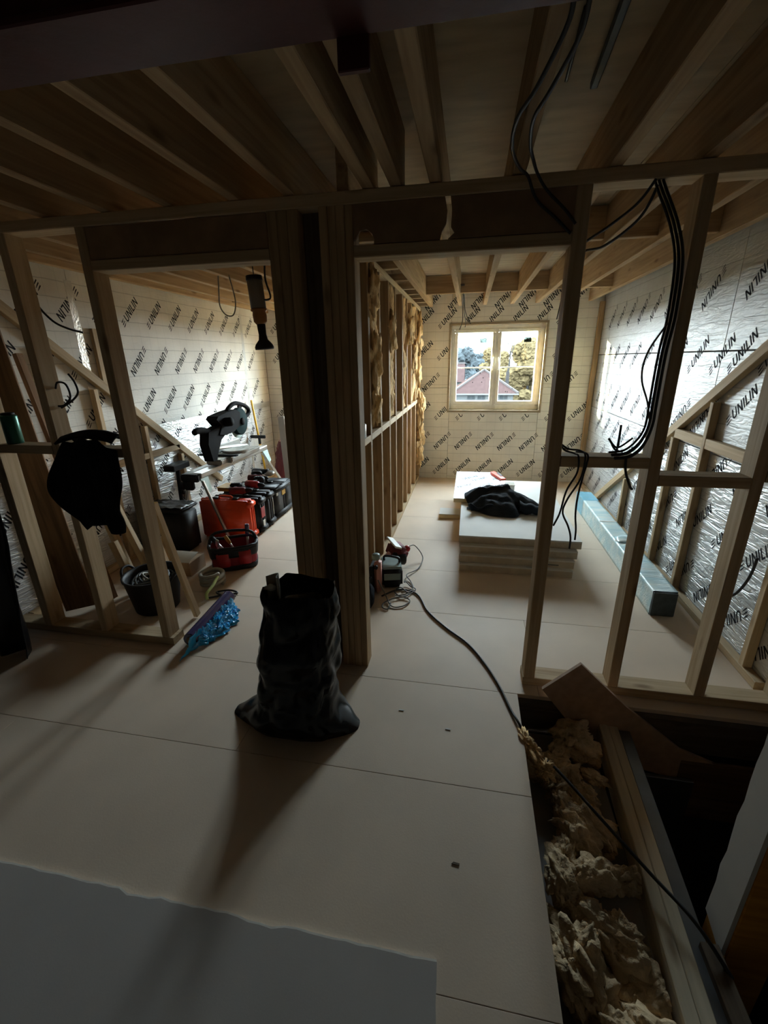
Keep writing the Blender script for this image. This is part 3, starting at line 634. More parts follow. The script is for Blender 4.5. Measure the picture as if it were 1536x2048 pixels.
# ------------------------------------------------------------------ long blue wrapped pack along the right wall
bp = thing('wrapped_pack', (1.27, 3.75, 0), 'long pale blue film wrapped pack lying on the floor by the right wall', 'pack')
def pk(u, v):
    y = 2.66 + v * 2.17; a = u * 4; k = int(a) % 4; f = a - int(a); w, h = 0.070, 0.168
    pts = [(-w, 0.001), (w, 0.001), (w, h), (-w, h)]
    p = Vector(pts[k]).lerp(Vector(pts[(k + 1) % 4]), f); cx = 1.253 + 0.016 * v
    n = 0.006 * nz(p.x * 20, y * 5, p.y * 20) * (1 if p.y > 0.01 else 0)
    return V(cx + p.x * (1 + n * 4), y, p.y * (1 + n * 3) if p.y > 0.01 else p.y)
solid('film_wrap', MB().grid(pk, 32, 40, wrap=True), WRAP, bp, smooth=True)
solid('open_end', MB().box((1.184, 2.640, 0.004), (1.320, 2.668, 0.163), 0.003), WRAPE, bp)
def pkb(u, v):
    q = pk(u, 0.86 + 0.14 * v); c = V(1.267, q.y, 0.084); d = q - c; q = c + V(d.x * 1.03, 0, d.z * 1.02); q.z = max(q.z, 0.0008); return q
solid('blue_film_end', MB().grid(pkb, 32, 6, wrap=True), WRAPB, bp)
box('pack_end', (1.20, 4.825, 0.003), (1.335, 4.838, 0.165), WRAPB, bp, ch=0.02)
for y in (3.45, 3.9): box('banding_strap', (1.189, y, 0.1695), (1.330, y + 0.02, 0.1712), WHITE, bp, ch=0)
solid('torn_flap', MB().grid(lambda u, v: V(1.205 + 0.11 * u, 3.42 + 0.10 * v, 0.172 + 0.02 * v * math.sin(3 * u) + 0.004), 8, 6), WRAP, bp, smooth=True, thick=0.001)

# ------------------------------------------------------------------ black rubble sack by the post
sk = thing('rubble_sack', (-0.69, 1.50, 0), 'full black plastic rubble sack standing before the central post', 'sack')
def sack(u, v):
    a = u * 2 * PI; z = 0.655 * v
    prof = [(0, .215, .13), (.06, .215, .15), (.15, .178, .155), (.3, .165, .15), (.5, .168, .145), (.7, .160, .135), (.85, .152, .12), (1, .145, .10)]
    for (v0, a0_, b0_), (v1, a1_, b1_) in zip(prof[:-1], prof[1:]):
        if v <= v1: t = (v - v0) / (v1 - v0); rx_, ry_ = a0_ + (a1_ - a0_) * t, b0_ + (b1_ - b0_) * t; break
    ca, sa = math.cos(a), math.sin(a); e = 2 / 2.8
    x = rx_ * math.copysign(abs(ca) ** e, ca); y = ry_ * math.copysign(abs(sa) ** e, sa)
    k = 0.016 * (abs(nz(ca * 1.6, sa * 1.6, z * 7)) * 2 - 0.4) + 0.005 * (abs(nz(ca * 4, sa * 4 + 5, z * 17)) * 2 - 0.4) + 0.005 * math.sin(z * 34 + 4 * nz(ca, sa, z * 3))
    k *= min(1, v * 5 + 0.3)
    ear = max(0, 1 - v / 0.13) ** 1.6 * abs(ca) ** 10 * (0.07 if ca > 0 else 0.10)
    d = V(ca, sa, 0); p = V(-0.690 + x, 1.53 + y - 0.05 * (1 - v), z) + d * k + V(math.copysign(ear, ca), 0, 0)
    p.x += 0.045 * (v - 0.3); p.z += (0.012 * nz(ca * 3, sa * 3, 2) + 0.012 * math.sin(4 * a)) * v + (0.0015 if v == 0 else 0)
    return p
mb = MB(); mb.grid(sack, 110, 72, wrap=True)
mb.add([sack(k / 40, 0.0) for k in range(40)], [tuple(reversed(range(40)))])
solid('sack_body', mb, BAGM, sk, smooth=True)
solid('sack_filling', MB().blob((-0.655, 1.53, 0.585), (0.115, 0.085, 0.04), 3, 0.3, 2.5, 4), BAGM, sk, smooth=True)
cs = thing('card_offcut', (-0.775, 1.53, 0.60), 'curled grey card offcut sticking out of the top of the black sack', 'card')
solid('card_curl', MB().grid(lambda u, v: V(-0.800 + 0.078 * u + 0.012 * math.sin(5 * u), 1.505 + 0.03 * math.sin(4.5 * u), 0.59 + 0.115 * v + 0.012 * u), 14, 6), PAPER, cs, smooth=True, thick=0.003)
solid('tissue', MB().blob((-0.785, 1.505, 0.655), (0.03, 0.02, 0.014), 2, 0.5, 3, 7), WHITE, cs, smooth=True)

# ------------------------------------------------------------------ film roll with crumpled blue film
fr = thing('film_roll', (-1.53, 2.1, 0), 'dark violet roll of protective film lying beside the left doorway stud', 'roll')
d = V(-0.012, 0.47, 0.02).normalized()
solid('film_winding', MB().lathe([(0.041, 0), (0.043, 0.004), (0.043, 0.462), (0.041, 0.466)], (-1.515, 1.875, 0.0435), d, 28), PURP, fr, smooth=False)
solid('core_tube', MB().lathe([(0.020, -0.006), (0.022, -0.004), (0.022, 0.472), (0.020, 0.474)], (-1.515, 1.875, 0.0435), d, 20), CARD, fr)
def crum(u, v):
    y = 1.83 + 0.46 * u; w = 0.035 + 0.085 * math.sin(PI * min(1, (1 - u) * 1.25)) ** 0.8 * (1 if u > 0.06 else u / 0.06) * (1 + 0.45 * nz(u * 9, 0.3, 5))
    x = -1.475 + w * v * (1 + 0.3 * nz(u * 22, 1.0, 2) * v) - 0.05 * (1 - u) * v; y2 = y - 0.10 * v * (1 - u) + 0.02 * nz(u * 16, v * 5, 9)
    h = 0.062 * (1 - v) + 0.045 * abs(nz(u * 6, v * 4, 3)) + 0.030 * abs(nz(u * 13, v * 10, 6)) + 0.016 * abs(nz(u * 34, v * 30, 2))
    return V(x, y2, 0.003 + h * (1 - 0.6 * v))
solid('loose_film', MB().grid(crum, 60, 34), FILM, fr, thick=0.0006)

# ------------------------------------------------------------------ coat on the left noggin, tin, black sheet
hc = thing('hung_black_jacket', (-1.86, 1.85, 1.16), 'black jacket hung over the noggin of the left stud partition', 'jacket')
def jk(u, v):
    xl = [-2.00, -2.06, -2.075, -2.05, -1.985][min(4, int(v * 4))] if False else None
    L = -1.975 - 0.085 * math.sin(PI * min(1, v * 1.15)) + 0.10 * max(0, v - 0.7); Rr = -1.665 + 0.02 * math.sin(4 * v) - 0.03 * v
    x = L + (Rr - L) * u; zb = 0.73 + 0.09 * u + 0.02 * math.sin(9 * u); zt = 1.155 + 0.055 * math.sin(PI * u * 0.9 + 0.3) + 0.02 * nz(u * 6, 1)
    z = zt + (zb - zt) * v
    y = 1.808 - 0.03 * math.sin(PI * v) - 0.018 * math.sin(u * 17 + 3 * v) * (0.3 + v) - 0.02 * nz(u * 4, v * 3, 2)
    return V(x, y, z)
solid('jacket_body', MB().grid(jk, 44, 36), BLKC, hc, smooth=True, thick=0.012)
def jk2(u, v): return V(-1.705 - 0.33 * u, 1.83 + 0.12 * v + 0.01 * nz(u * 5, v * 3), 1.176 + 0.028 * math.sin(PI * v) + 0.035 * math.sin(PI * u * 0.9 + 0.3) - 0.04 * max(0, v - 0.75) * 4 * 0.25)
solid('jacket_shoulder', MB().grid(jk2, 30, 10), BLKC, hc, smooth=True, thick=0.010)
def slv(u, v):
    a = 2 * PI * u; w = 0.05 * (1 - 0.2 * v) * (1 + 0.15 * math.sin(16 * v)); return V(-1.755 + 0.03 * v + w * math.cos(a), 1.785 - 0.012 * v + 0.7 * w * math.sin(a), 1.14 - 0.40 * v)
solid('sleeve', MB().grid(slv, 20, 18, wrap=True), BLKC, hc, smooth=True)
tn = thing('green_tin', (-2.372, 1.915, 1.161), 'dark green tin standing on the left noggin', 'tin')
solid('tin_body', MB().lathe([(0.036, 0), (0.038, 0.004), (0.038, 0.140), (0.034, 0.148)], (-2.372, 1.915, 1.1615), (0, 0, 1), 24), GREEN, tn, smooth=True)
solid('tin_lid', MB().lathe([(0.030, 0), (0.030, 0.010), (0.022, 0.013)], (-2.372, 1.915, 1.3097), (0, 0, 1), 20), BLK, tn, smooth=True)
def bsh(u, v): return V(-2.74 + (0.48 - 0.10 * v) * u, 1.72 - 0.03 * math.sin(14 * u) * (0.4 + v) - 0.06 * v + 0.02 * nz(u * 5, v * 5), 1.30 - 1.297 * v)
solid('black_sheet', MB().grid(bsh, 40, 30), BAGM, label='black plastic sheet draped over the end of the left partition', cat='sheet', smooth=True, thick=0.004)

# ------------------------------------------------------------------ timber leaning in the left room
bar('leaning_plank', (-2.47, 2.10, 0.03), (-2.63, 2.10, 1.92), 0.17, 0.022, W_BROWN, up=(0.6, -1, 0), label='wide dark brown plank leaning behind the left noggin', cat='plank')
bar('leaning_batten', (-2.36, 2.26, 0.02), (-2.65, 2.30, 1.62), 0.032, 0.045, W_RED, up=(0, -1, 0), label='long reddish batten leaning beside the wide brown plank', cat='timber')
bar('leaning_batten', (-2.28, 2.40, 0.02), (-2.64, 2.46, 1.25), 0.035, 0.055, W_PALE, up=(0, -1, 0), label='pale batten leaning behind the reddish one, its top at the diagonal brace', cat='timber')
for i, (p0, p1, w, m, l) in enumerate([((-2.17, 2.46, 0.03), (-2.43, 2.52, 0.62), 0.05, W_PALE, 'tallest pale stud offcut leaning behind the black tub'), ((-2.23, 2.34, 0.02), (-2.36, 2.36, 0.40), 0.055, W_PALE, 'short thick stud offcut leaning beside the second partition stud'),
        ((-2.06, 2.50, 0.02), (-2.30, 2.60, 0.66), 0.045, W_JOIST, 'brown sided stud offcut leaning furthest right behind the tub'), ((-2.12, 2.58, 0.02), (-2.20, 2.62, 0.34), 0.085, W_JOIST, 'squat sawn offcut with a pale end behind the black tub')]):
    bar('stud_offcut', p0, p1, w, 0.04, m, up=(0, -1, 0), label=l, cat='offcut', group='offcuts leaning in the left corner')
bar('loose_lath', (-1.665, 2.17, 0.012), (-1.668, 1.985, 0.83), 0.030, 0.04, W_PALE, up=(0, -1, 0.2), label='thin lath leaning against the back of the left doorway stud', cat='timber')
bar('white_plank', (-1.97, 4.52, 0.02), (-2.02, 4.56, 0.985), 0.075, 0.018, GYP, up=(0, -1, 0), label='narrow white plank leaning behind the central post', cat='plank')

# ------------------------------------------------------------------ black tub with cables, hose, cardboard
tb = thing('black_tub', (-2.00, 2.24, 0), 'black rubber tub full of cables behind the left doorway stud', 'tub')
solid('tub_body', MB().lathe([(0.125, 0.001), (0.135, 0.01), (0.172, 0.235), (0.180, 0.240), (0.180, 0.252), (0.165, 0.250), (0.160, 0.22), (0.128, 0.03), (0.0, 0.03)], (-2.00, 2.24, 0), (0, 0, 1), 36), BLK, tb, smooth=True)
for s in (-1, 1): solid('tub_handle', MB().tube([(-2.00 + s * 0.175, 2.18, 0.235), (-2.00 + s * 0.195, 2.21, 0.275), (-2.00 + s * 0.195, 2.27, 0.275), (-2.00 + s * 0.175, 2.30, 0.235)], 0.009, 7, 4), BLK, tb, smooth=True)
random.seed(3)
for k in range(4):
    cx, cy, r = -2.00, 2.24, 0.125 - 0.024 * k
    mb = MB().tube([(cx + r * math.cos(t * 0.7 + k), cy + r * math.sin(t * 0.7 + k), 0.20 + 0.012 * k + 0.02 * math.sin(t * 1.1 + k)) for t in range(19)], 0.007, 7, 3)
    solid('coiled_cable', mb, [CABLE, GCABLE, CABLE, HOSE][k], label=['black cable coiled lowest in the tub', 'grey cable coiled in the tub', 'black cable coiled higher in the tub', 'pale lead coiled uppermost in the tub'][k], cat='cable', smooth=True)
hb = thing('hose_coil', (-1.83, 2.46, 0), 'coil of pale ribbed hose on the floor beside the black tub', 'hose')
solid('hose_loops', MB().tube([(-1.79 + 0.075 * math.cos(t * 0.6), 2.57 + 0.085 * math.sin(t * 0.6), 0.018 + 0.0030 * t) for t in range(32)], 0.014, 8, 3), HOSE, hb, smooth=True)
solid('hose_end', MB().tube([(-1.72, 2.53, 0.10), (-1.71, 2.44, 0.07), (-1.715, 2.37, 0.05), (-1.71, 2.36, 0.012)], 0.011, 8, 4), LIME, hb, smooth=True)
bk = thing('black_strap', (-1.62, 2.42, 0), 'flat black strap loop on the floor by the pale hose', 'strap')
solid('strap_loop', MB().tube([(-1.72, 2.38, 0.008), (-1.62, 2.44, 0.010), (-1.55, 2.48, 0.008), (-1.62, 2.50, 0.012), (-1.70, 2.46, 0.010), (-1.60, 2.41, 0.018), (-1.54, 2.44, 0.008)], 0.007, 6, 6), CABLE, bk, smooth=True)
cb = thing('cardboard_box', (-2.17, 2.80, 0), 'flat brown cardboard box behind the loose lath', 'box')
box('box_body', (-2.36, 2.66, 0.001), (-2.03, 2.86, 0.115), CARD, cb, ch=0.003)
bar('box_flap', (-2.36, 2.85, 0.119), (-2.03, 2.85, 0.119), 0.002, 0.004, CARD, cb, ch=0)
solid('box_flap', MB().grid(lambda u, v: V(-2.36 + 0.33 * u, 2.66 + 0.13 * v, 0.1175 + 0.035 * math.sin(1.4 * v)), 6, 6), PAPER, cb, thick=0.003)

# ------------------------------------------------------------------ red open tool bag
rb = thing('red_tool_bag', (-1.80, 2.90, 0), 'red and black open tool bag on the floor before the orange case', 'tool bag')
def tbg(u, v):
    a = 2 * PI * u; e = 2 / 3.6; ca, sa = math.cos(a), math.sin(a); s = 1 + 0.10 * v + 0.02 * nz(ca * 2, sa * 2, v * 3)
    X = 0.165 * s * math.copysign(abs(ca) ** e, ca); Y = 0.115 * s * math.copysign(abs(sa) ** e, sa); t = math.radians(28)
    return V(-1.80 + X * math.cos(t) - Y * math.sin(t), 2.92 + X * math.sin(t) + Y * math.cos(t), 0.002 + 0.185 * v + 0.012 * nz(ca * 3, sa * 3))
solid('bag_body', MB().grid(tbg, 48, 12, wrap=True), REDC, rb, smooth=True, thick=0.008)
solid('bag_base', MB().grid(lambda u, v: tbg(u, 0.22 * v) + (tbg(u, 0.2) - V(-1.80, 2.92, tbg(u, 0.2).z)) * 0.035, 48, 4, wrap=True), BLK, rb, smooth=True, thick=0.006)
solid('bag_collar', MB().grid(lambda u, v: tbg(u, 0.60 + 0.40 * v) + (tbg(u, 0.8) - V(-1.80, 2.92, tbg(u, 0.8).z)) * 0.04, 48, 5, wrap=True), BLK, rb, smooth=True, thick=0.006)
solid('bag_mouth', MB().tube([tbg(k / 40, 1.0) + V(0, 0, 0.005) for k in range(41)], 0.013, 8), BLK, rb, smooth=True)
solid('bag_floor', MB().add([tbg(k / 32, 0.55) * 1 for k in range(32)], [tuple(range(32))]), BLKC, rb)
for sg in (-1, 1):
    t = math.radians(28); q = lambda X, Y, Z: V(-1.80 + X * math.cos(t) - Y * math.sin(t), 2.92 + X * math.sin(t) + Y * math.cos(t), Z)
    solid('bag_pocket', MB().rbox(q(sg * 0.02 + 0.06, -0.125, 0.11) if sg > 0 else q(-0.08, -0.125, 0.10), (0.10, 0.02, 0.12), 0.008, Matrix.Rotation(t, 3, 'Z'), 2), REDP, rb, smooth=True)
solid('carry_handle', MB().tube([tbg(0.0, 1.0), tbg(0.0, 1.0) + V(-0.05, -0.02, 0.09), tbg(0.5, 1.0) + V(0.05, 0.03, 0.10), tbg(0.5, 1.0)], 0.012, 8, 6), BLK, rb, smooth=True)
for i, (p0, p1, r, m, l) in enumerate([((-1.87, 2.90, 0.125), (-1.93, 2.83, 0.27), 0.017, BLK, 'black tool grip poking out of the red bag on the left'), ((-1.80, 2.93, 0.125), (-1.83, 2.87, 0.265), 0.013, OCHRE, 'tan wooden tool grip poking out of the red bag'),
        ((-1.71, 2.98, 0.125), (-1.70, 2.99, 0.33), 0.016, PURP, 'dark violet tool grip standing tallest in the red bag'), ((-1.90, 2.86, 0.125), (-1.86, 2.80, 0.255), 0.012, ALU, 'silver tool shank with a red tip in the red bag')]):
    tt = thing('hand_tool', p0, l, 'tool', 'tools in the red bag'); a = V(*p0); b = V(*p1)
    solid('shank', MB().tube([a, a.lerp(b, 0.55)], r * 0.6, 8), ALU, tt, smooth=True)
    solid('grip', MB().tube([a.lerp(b, 0.5), a.lerp(b, 0.6), a.lerp(b, 0.8), a.lerp(b, 0.97), b], r, 10, 3, taper=lambda s: 0.75 + 0.4 * math.sin(PI * s)), m, tt, smooth=True)

# ------------------------------------------------------------------ row of tool cases
def tool_case(x0, x1, y0, y1, h, m, trim, label, lbl=None):
    t = thing('tool_case', ((x0 + x1) / 2, (y0 + y1) / 2, 0), label, 'case', 'tool cases standing in a row')
    ymid = (y0 + y1) / 2
    solid('case_base', MB().rbox(((x0 + x1) / 2, (y0 + ymid) / 2 - 0.001, h / 2 + 0.002), (x1 - x0, ymid - y0 - 0.004, h), 0.022, None, 3), m, t, smooth=True)
    solid('case_lid', MB().rbox(((x0 + x1) / 2, (y1 + ymid) / 2 + 0.001, h / 2 + 0.002), (x1 - x0, y1 - ymid - 0.004, h), 0.022, None, 3), m, t, smooth=True)
    solid('case_rim', MB().rbox(((x0 + x1) / 2, ymid, h / 2 + 0.002), (x1 - x0 + 0.008, 0.03, h + 0.006), 0.008, None, 2).rbox((x1 - 0.01, ymid, h * 0.9), (0.05, y1 - y0 - 0.01, 0.05), 0.010, None, 2).rbox((x1 - 0.01, ymid, h * 0.12), (0.05, y1 - y0 - 0.01, 0.05), 0.010, None, 2), m if trim is None else trim, t, smooth=True)
    solid('front_recess', MB().rbox(((x0 + x1) / 2, y0 - 0.001, h * 0.47), ((x1 - x0) * 0.72, 0.012, h * 0.58), 0.005, None, 2), m, t, smooth=True)
    for fx in (0.3, 0.7): solid('latch', MB().rbox((x0 + (x1 - x0) * fx, ymid, h + 0.012), (0.05, 0.045, 0.016), 0.004), BLK, t)
    xm = (x0 + x1) / 2
    solid('carry_handle', MB().tube([(xm - 0.06, ymid, h), (xm - 0.055, ymid, h + 0.03), (xm + 0.055, ymid, h + 0.03), (xm + 0.06, ymid, h)], 0.009, 8, 4), BLK if trim else m, t, smooth=True)
    if lbl:
        for (lo, hi, mm) in lbl: solid('case_label', MB().box((x1 + 0.0005, lo[0], lo[1]), (x1 + 0.006, hi[0], hi[1])), mm, t)
    return t
tool_case(-2.40, -1.905, 3.41, 3.545, 0.365, ORANGE, None, 'bright orange tool case standing nearest in the row of cases')
tool_case(-2.36, -1.885, 3.565, 3.715, 0.345, BLK, BLK, 'black tool case with a red and white label next to the orange one', [((3.60, 0.15), (3.67, 0.25), REDP), ((3.62, 0.06), (3.66, 0.12), WHITE)])
tool_case(-2.36, -1.885, 3.735, 3.905, 0.345, BLK, BLK, 'black tool case third in the row with a thin pale stripe', [((3.86, 0.10), (3.87, 0.26), PAPER)])
tool_case(-2.36, -1.895, 3.93, 4.40, 0.335, BLK, BLK, 'deep black tool case furthest back in the row with grey catches', [((3.98, 0.25), (4.02, 0.32), ZINC), ((4.12, 0.22), (4.2, 0.27), OCHRE)])
lc = thing('long_black_case', (-2.50, 3.13, 0), 'long black case on the floor left of the orange case', 'case')
solid('case_body', MB().rbox((-2.50, 3.13, 0.19), (0.40, 0.26, 0.376), 0.03, None, 3), BLK, lc, smooth=True)
solid('case_lid', MB().rbox((-2.50, 3.13, 0.392), (0.41, 0.27, 0.026), 0.010, None, 2), BLK, lc, smooth=True)
solid('carry_handle', MB().tube([(-2.57, 3.0, 0.25), (-2.57, 2.97, 0.27), (-2.43, 2.97, 0.27), (-2.43, 3.0, 0.25)], 0.010, 8, 4), BLK, lc, smooth=True)
ns = thing('crumpled_sheet', (-2.47, 3.15, 0.406), 'crumpled grey plastic sheet lying on the long black case', 'sheet')
solid('sheet_fold', MB().grid(lambda u, v: V(-2.66 + 0.37 * u, 3.02 + 0.22 * v, 0.411 + 0.03 * abs(nz(u * 4, v * 4, 2)) + 0.014 * abs(nz(u * 12, v * 12, 3))), 26, 20), STEEL, ns, smooth=True, thick=0.002)

def drill(x, y, z, ang, body, name_label, bat=BLK):
    t = thing('cordless_drill', (x, y, z), name_label, 'drill', 'power tools on the black cases'); M = Matrix.Rotation(ang, 3, 'Z'); q = lambda a, b, c: M @ V(a, b, c) + V(x, y, z)
    ax = M @ V(1, 0, 0)
    solid('motor_body', MB().lathe([(0.024, -0.09), (0.033, -0.085), (0.035, -0.02), (0.033, 0.04), (0.026, 0.06)], q(0, 0, 0.036), ax, 18), body, t, smooth=True)
    solid('chuck', MB().lathe([(0.022, 0.061), (0.024, 0.07), (0.020, 0.11), (0.009, 0.125)], q(0, 0, 0.036), ax, 16), BLK, t, smooth=True)
    solid('grip', MB().tube([q(-0.05, 0.02, 0.036), q(-0.055, 0.07, 0.033), q(-0.06, 0.13, 0.03)], 0.019, 10, 4), bat, t, smooth=True)
    solid('battery', MB().rbox(q(-0.06, 0.165, 0.035), (0.11, 0.055, 0.065), 0.010, M, 2), bat, t, smooth=True)
drill(-2.08, 3.60, 0.378, 0.3, MAROON, 'maroon cordless drill lying nearest on top of the black cases')
drill(-2.03, 3.80, 0.386, -0.2, REDP, 'bright red cordless drill on top of the third black case')
drill(-2.14, 4.08, 0.373, 0.1, MAROON, 'dark red cordless drill at the far end of the cases')
gr = thing('angle_grinder', (-2.25, 4.2, 0.373), 'grey and black grinder behind the drills', 'grinder', 'power tools on the black cases')
solid('grinder_body', MB().lathe([(0.026, 0), (0.032, 0.02), (0.030, 0.18), (0.036, 0.22)], (-2.32, 4.36, 0.41), (1, -0.3, 0.05), 18), BLK, gr, smooth=True)
solid('grinder_head', MB().lathe([(0.05, 0), (0.055, 0.006), (0.055, 0.014), (0.03, 0.03)], (-2.09, 4.29, 0.40), (0, -0.3, 1), 22), ZINC, gr, smooth=True)
yp = thing('ochre_tray', (-2.20, 3.66, 0.365), 'ochre yellow tray lying on the black case beside the drills', 'tray')
box('tray_body', (-2.345, 3.66, 0.378), (-2.215, 3.83, 0.410), OCHRE, yp, ch=0.006); box('tray_rim', (-2.35, 3.655, 0.4105), (-2.21, 3.835, 0.418), OCHRE, yp, ch=0.002)
sp = thing('maroon_bag', (-2.30, 5.22, 0), 'tall maroon cloth bag slumped behind the tool cases', 'bag')
solid('bag_cloth', MB().blob((-2.30, 5.22, 0.30), (0.13, 0.12, 0.34), 4, 0.22, 1.8, 12, floor=0.001, ridged=True), MAROON, sp, smooth=True)
solid('bag_tie', MB().tube([(-2.33, 5.16, 0.60), (-2.29, 5.12, 0.64), (-2.25, 5.16, 0.61), (-2.30, 5.22, 0.57)], 0.010, 7, 4), PINK, sp, smooth=True)

# ------------------------------------------------------------------ saw stand and mitre saw
st = thing('saw_stand', (-2.36, 4.1, 0), 'folding metal saw stand on splayed legs above the cases', 'stand')
box('rail', (-2.375, 3.36, 0.585), (-2.285, 4.70, 0.635), ALU, st, ch=0.006)
box('rail', (-2.475, 3.36, 0.585), (-2.405, 4.70, 0.625), ZINC, st, ch=0.006)
for y in (3.70, 4.15, 4.60): box('cross_member', (-2.404, y, 0.590), (-2.376, y + 0.04, 0.620), ZINC, st, ch=0.003)
for (a, b) in [((-2.30, 3.385, 0.56), (-2.105, 3.375, 0.004)), ((-2.43, 3.385, 0.56), (-2.60, 3.37, 0.004)), ((-2.315, 4.62, 0.56), (-2.14, 4.90, 0.004)), ((-2.44, 4.62, 0.56), (-2.62, 4.95, 0.004))]:
    lg = bar('leg', a, b, 0.026, 0.026, ALU, st, ch=0.006)
    solid('rubber_foot', MB().rbox(b[:2] + (0.014,), (0.045, 0.045, 0.026), 0.008), BLK, lg)
for y, dy in ((3.36, -0.2), (4.60, 1)):
    solid('leg_bracket', MB().extrude([(-2.30, y, 0.584), (-2.30, y + 0.12, 0.584), (-2.262, y + 0.10 + dy * 0.02, 0.46), (-2.262, y + 0.05 + dy * 0.02, 0.44)], (-0.012, 0, 0)), TEAL, st)
solid('end_clamp', MB().rbox((-2.38, 3.335, 0.595), (0.17, 0.05, 0.07), 0.012, None, 2).rbox((-2.40, 3.335, 0.53), (0.09, 0.05, 0.09), 0.012, None, 2).lathe([(0.034, 0), (0.036, 0.006), (0.036, 0.03), (0.02, 0.036)], (-2.45, 3.335, 0.52), (-1, -0.2, 0), 14), BLK, st)
ms = thing('mitre_saw', (-2.30, 4.0, 0.636), 'black sliding mitre saw on the metal stand', 'saw')
X = -2.30
solid('saw_base', MB().rbox((X - 0.02, 4.05, 0.667), (0.24, 0.60, 0.055), 0.012, None, 2).rbox((X - 0.02, 3.75, 0.668), (0.16, 0.24, 0.05), 0.01, None, 2), ZINC, ms)
solid('turntable', MB().lathe([(0.13, 0), (0.135, 0.004), (0.135, 0.020), (0.125, 0.024)], (X - 0.02, 4.05, 0.6955), (0, 0, 1), 32), ZINC, ms)
box('fence', (X - 0.14, 3.80, 0.697), (X - 0.12, 4.35, 0.775), ZINC, ms, ch=0.004)
box('extension_wing', (X - 0.27, 3.78, 0.6955), (X + 0.13, 3.83, 0.708), SAWB, ms, ch=0.004)
for dx in (-0.03, 0.02): solid('slide_rail', MB().lathe([(0.011, 0), (0.012, 0.002), (0.012, 0.60), (0.011, 0.602)], (X + dx, 3.62, 0.80), (0, 1, -0.12), 14), ALU, ms, smooth=True)
solid('pivot_column', MB().extrude([(X - 0.05, y, z) for y, z in [(3.53, .965), (3.66, .985), (3.80, 1.0), (3.86, .93), (3.72, .87), (3.65, .78), (3.60, .70), (3.54, .70), (3.50, .86)]], (0.09, 0, 0)), SAWB, ms)
solid('rear_clamp', MB().tube([(X, 3.375, 0.985), (X, 3.43, 0.995), (X, 3.53, 0.975), (X, 3.64, 0.93)], 0.030, 10, 4, taper=lambda s: 0.8 + 0.5 * s), SAWB, ms, smooth=True)
solid('motor_housing', MB().extrude([(X - 0.06, y, z) for y, z in [(3.669, 1.06), (3.70, 1.085), (3.859, 1.104), (4.025, 1.114), (4.10, 1.08), (4.09, .96), (3.95, .91), (3.80, .90), (3.69, .92), (3.745, .99)]], (0.11, 0, 0)), SAWB, ms)
solid('motor_can', MB().lathe([(0.035, 0), (0.042, 0.008), (0.042, 0.07), (0.03, 0.085)], (X + 0.045, 3.80, 1.02), (1, 0, 0.1), 20), SAWB, ms, smooth=True)
solid('blade_guard', MB().lathe([(0.128, 0), (0.135, 0.006), (0.135, 0.042), (0.128, 0.048), (0.05, 0.056)], (X - 0.01, 4.13, 0.985), (1, 0, 0), 40), plain('dark_teal_guard', (0.014, 0.034, 0.036), 0.8, var=0.1, spec=0.05), ms, smooth=False)
solid('saw_blade', MB().lathe([(0.150, 0), (0.150, 0.003)], (X - 0.015, 4.14, 0.965), (1, 0, 0), 48), TEAL, ms)
solid('blade_hub', MB().lathe([(0.036, 0), (0.036, 0.010), (0.03, 0.016)], (X + 0.047, 4.13, 0.985), (1, 0, 0), 20), SAWB, ms, smooth=True)
solid('saw_handle', MB().tube([(X, 3.93, 1.08), (X, 3.97, 1.125), (X, 4.10, 1.165), (X, 4.27, 1.135), (X, 4.37, 1.085), (X, 4.36, 1.035), (X, 4.27, 1.01)], 0.021, 10, 5), SAWB, ms, smooth=True)
solid('trigger', MB().rbox((X, 4.20, 1.125), (0.018, 0.08, 0.03), 0.006), SAWB, ms)
rs = thing('roller_support', (-2.58, 3.38, 0), 'black T shaped roller support by the left foil wall', 'stand')
solid('post', MB().lathe([(0.016, 0), (0.018, 0.003), (0.018, 0.62), (0.016, 0.625)], (-2.62, 3.47, 0.006), (0.04, 0, 1), 14), BLK, rs, smooth=True)
solid('roller_bar', MB().rbox((-2.595, 3.47, 0.665), (0.11, 0.24, 0.055), 0.008), BLK, rs)
solid('height_knob', MB().lathe([(0.018, 0), (0.024, 0.006), (0.024, 0.022), (0.016, 0.028)], (-2.585, 3.47, 0.42), (1, 0, 0), 14), BLK, rs, smooth=True)
solid('foot', MB().rbox((-2.60, 3.47, 0.012), (0.08, 0.08, 0.022), 0.004), BLK, rs)
yl = thing('yellow_pole', (-2.60, 5.20, 0), 'yellow handled scraper leaning on the left wall behind the saw', 'scraper')
solid('pole', MB().lathe([(0.012, 0), (0.013, 0.003), (0.013, 1.09), (0.010, 1.10)], (-2.56, 5.18, 0.01), (-0.11, 0.02, 1), 12), YELL, yl, smooth=True)
solid('crosspiece', MB().rbox((-2.61, 5.14, 0.655), (0.20, 0.03, 0.04), 0.008).rbox((-2.60, 5.15, 0.60), (0.03, 0.03, 0.08), 0.006), BLK, yl)

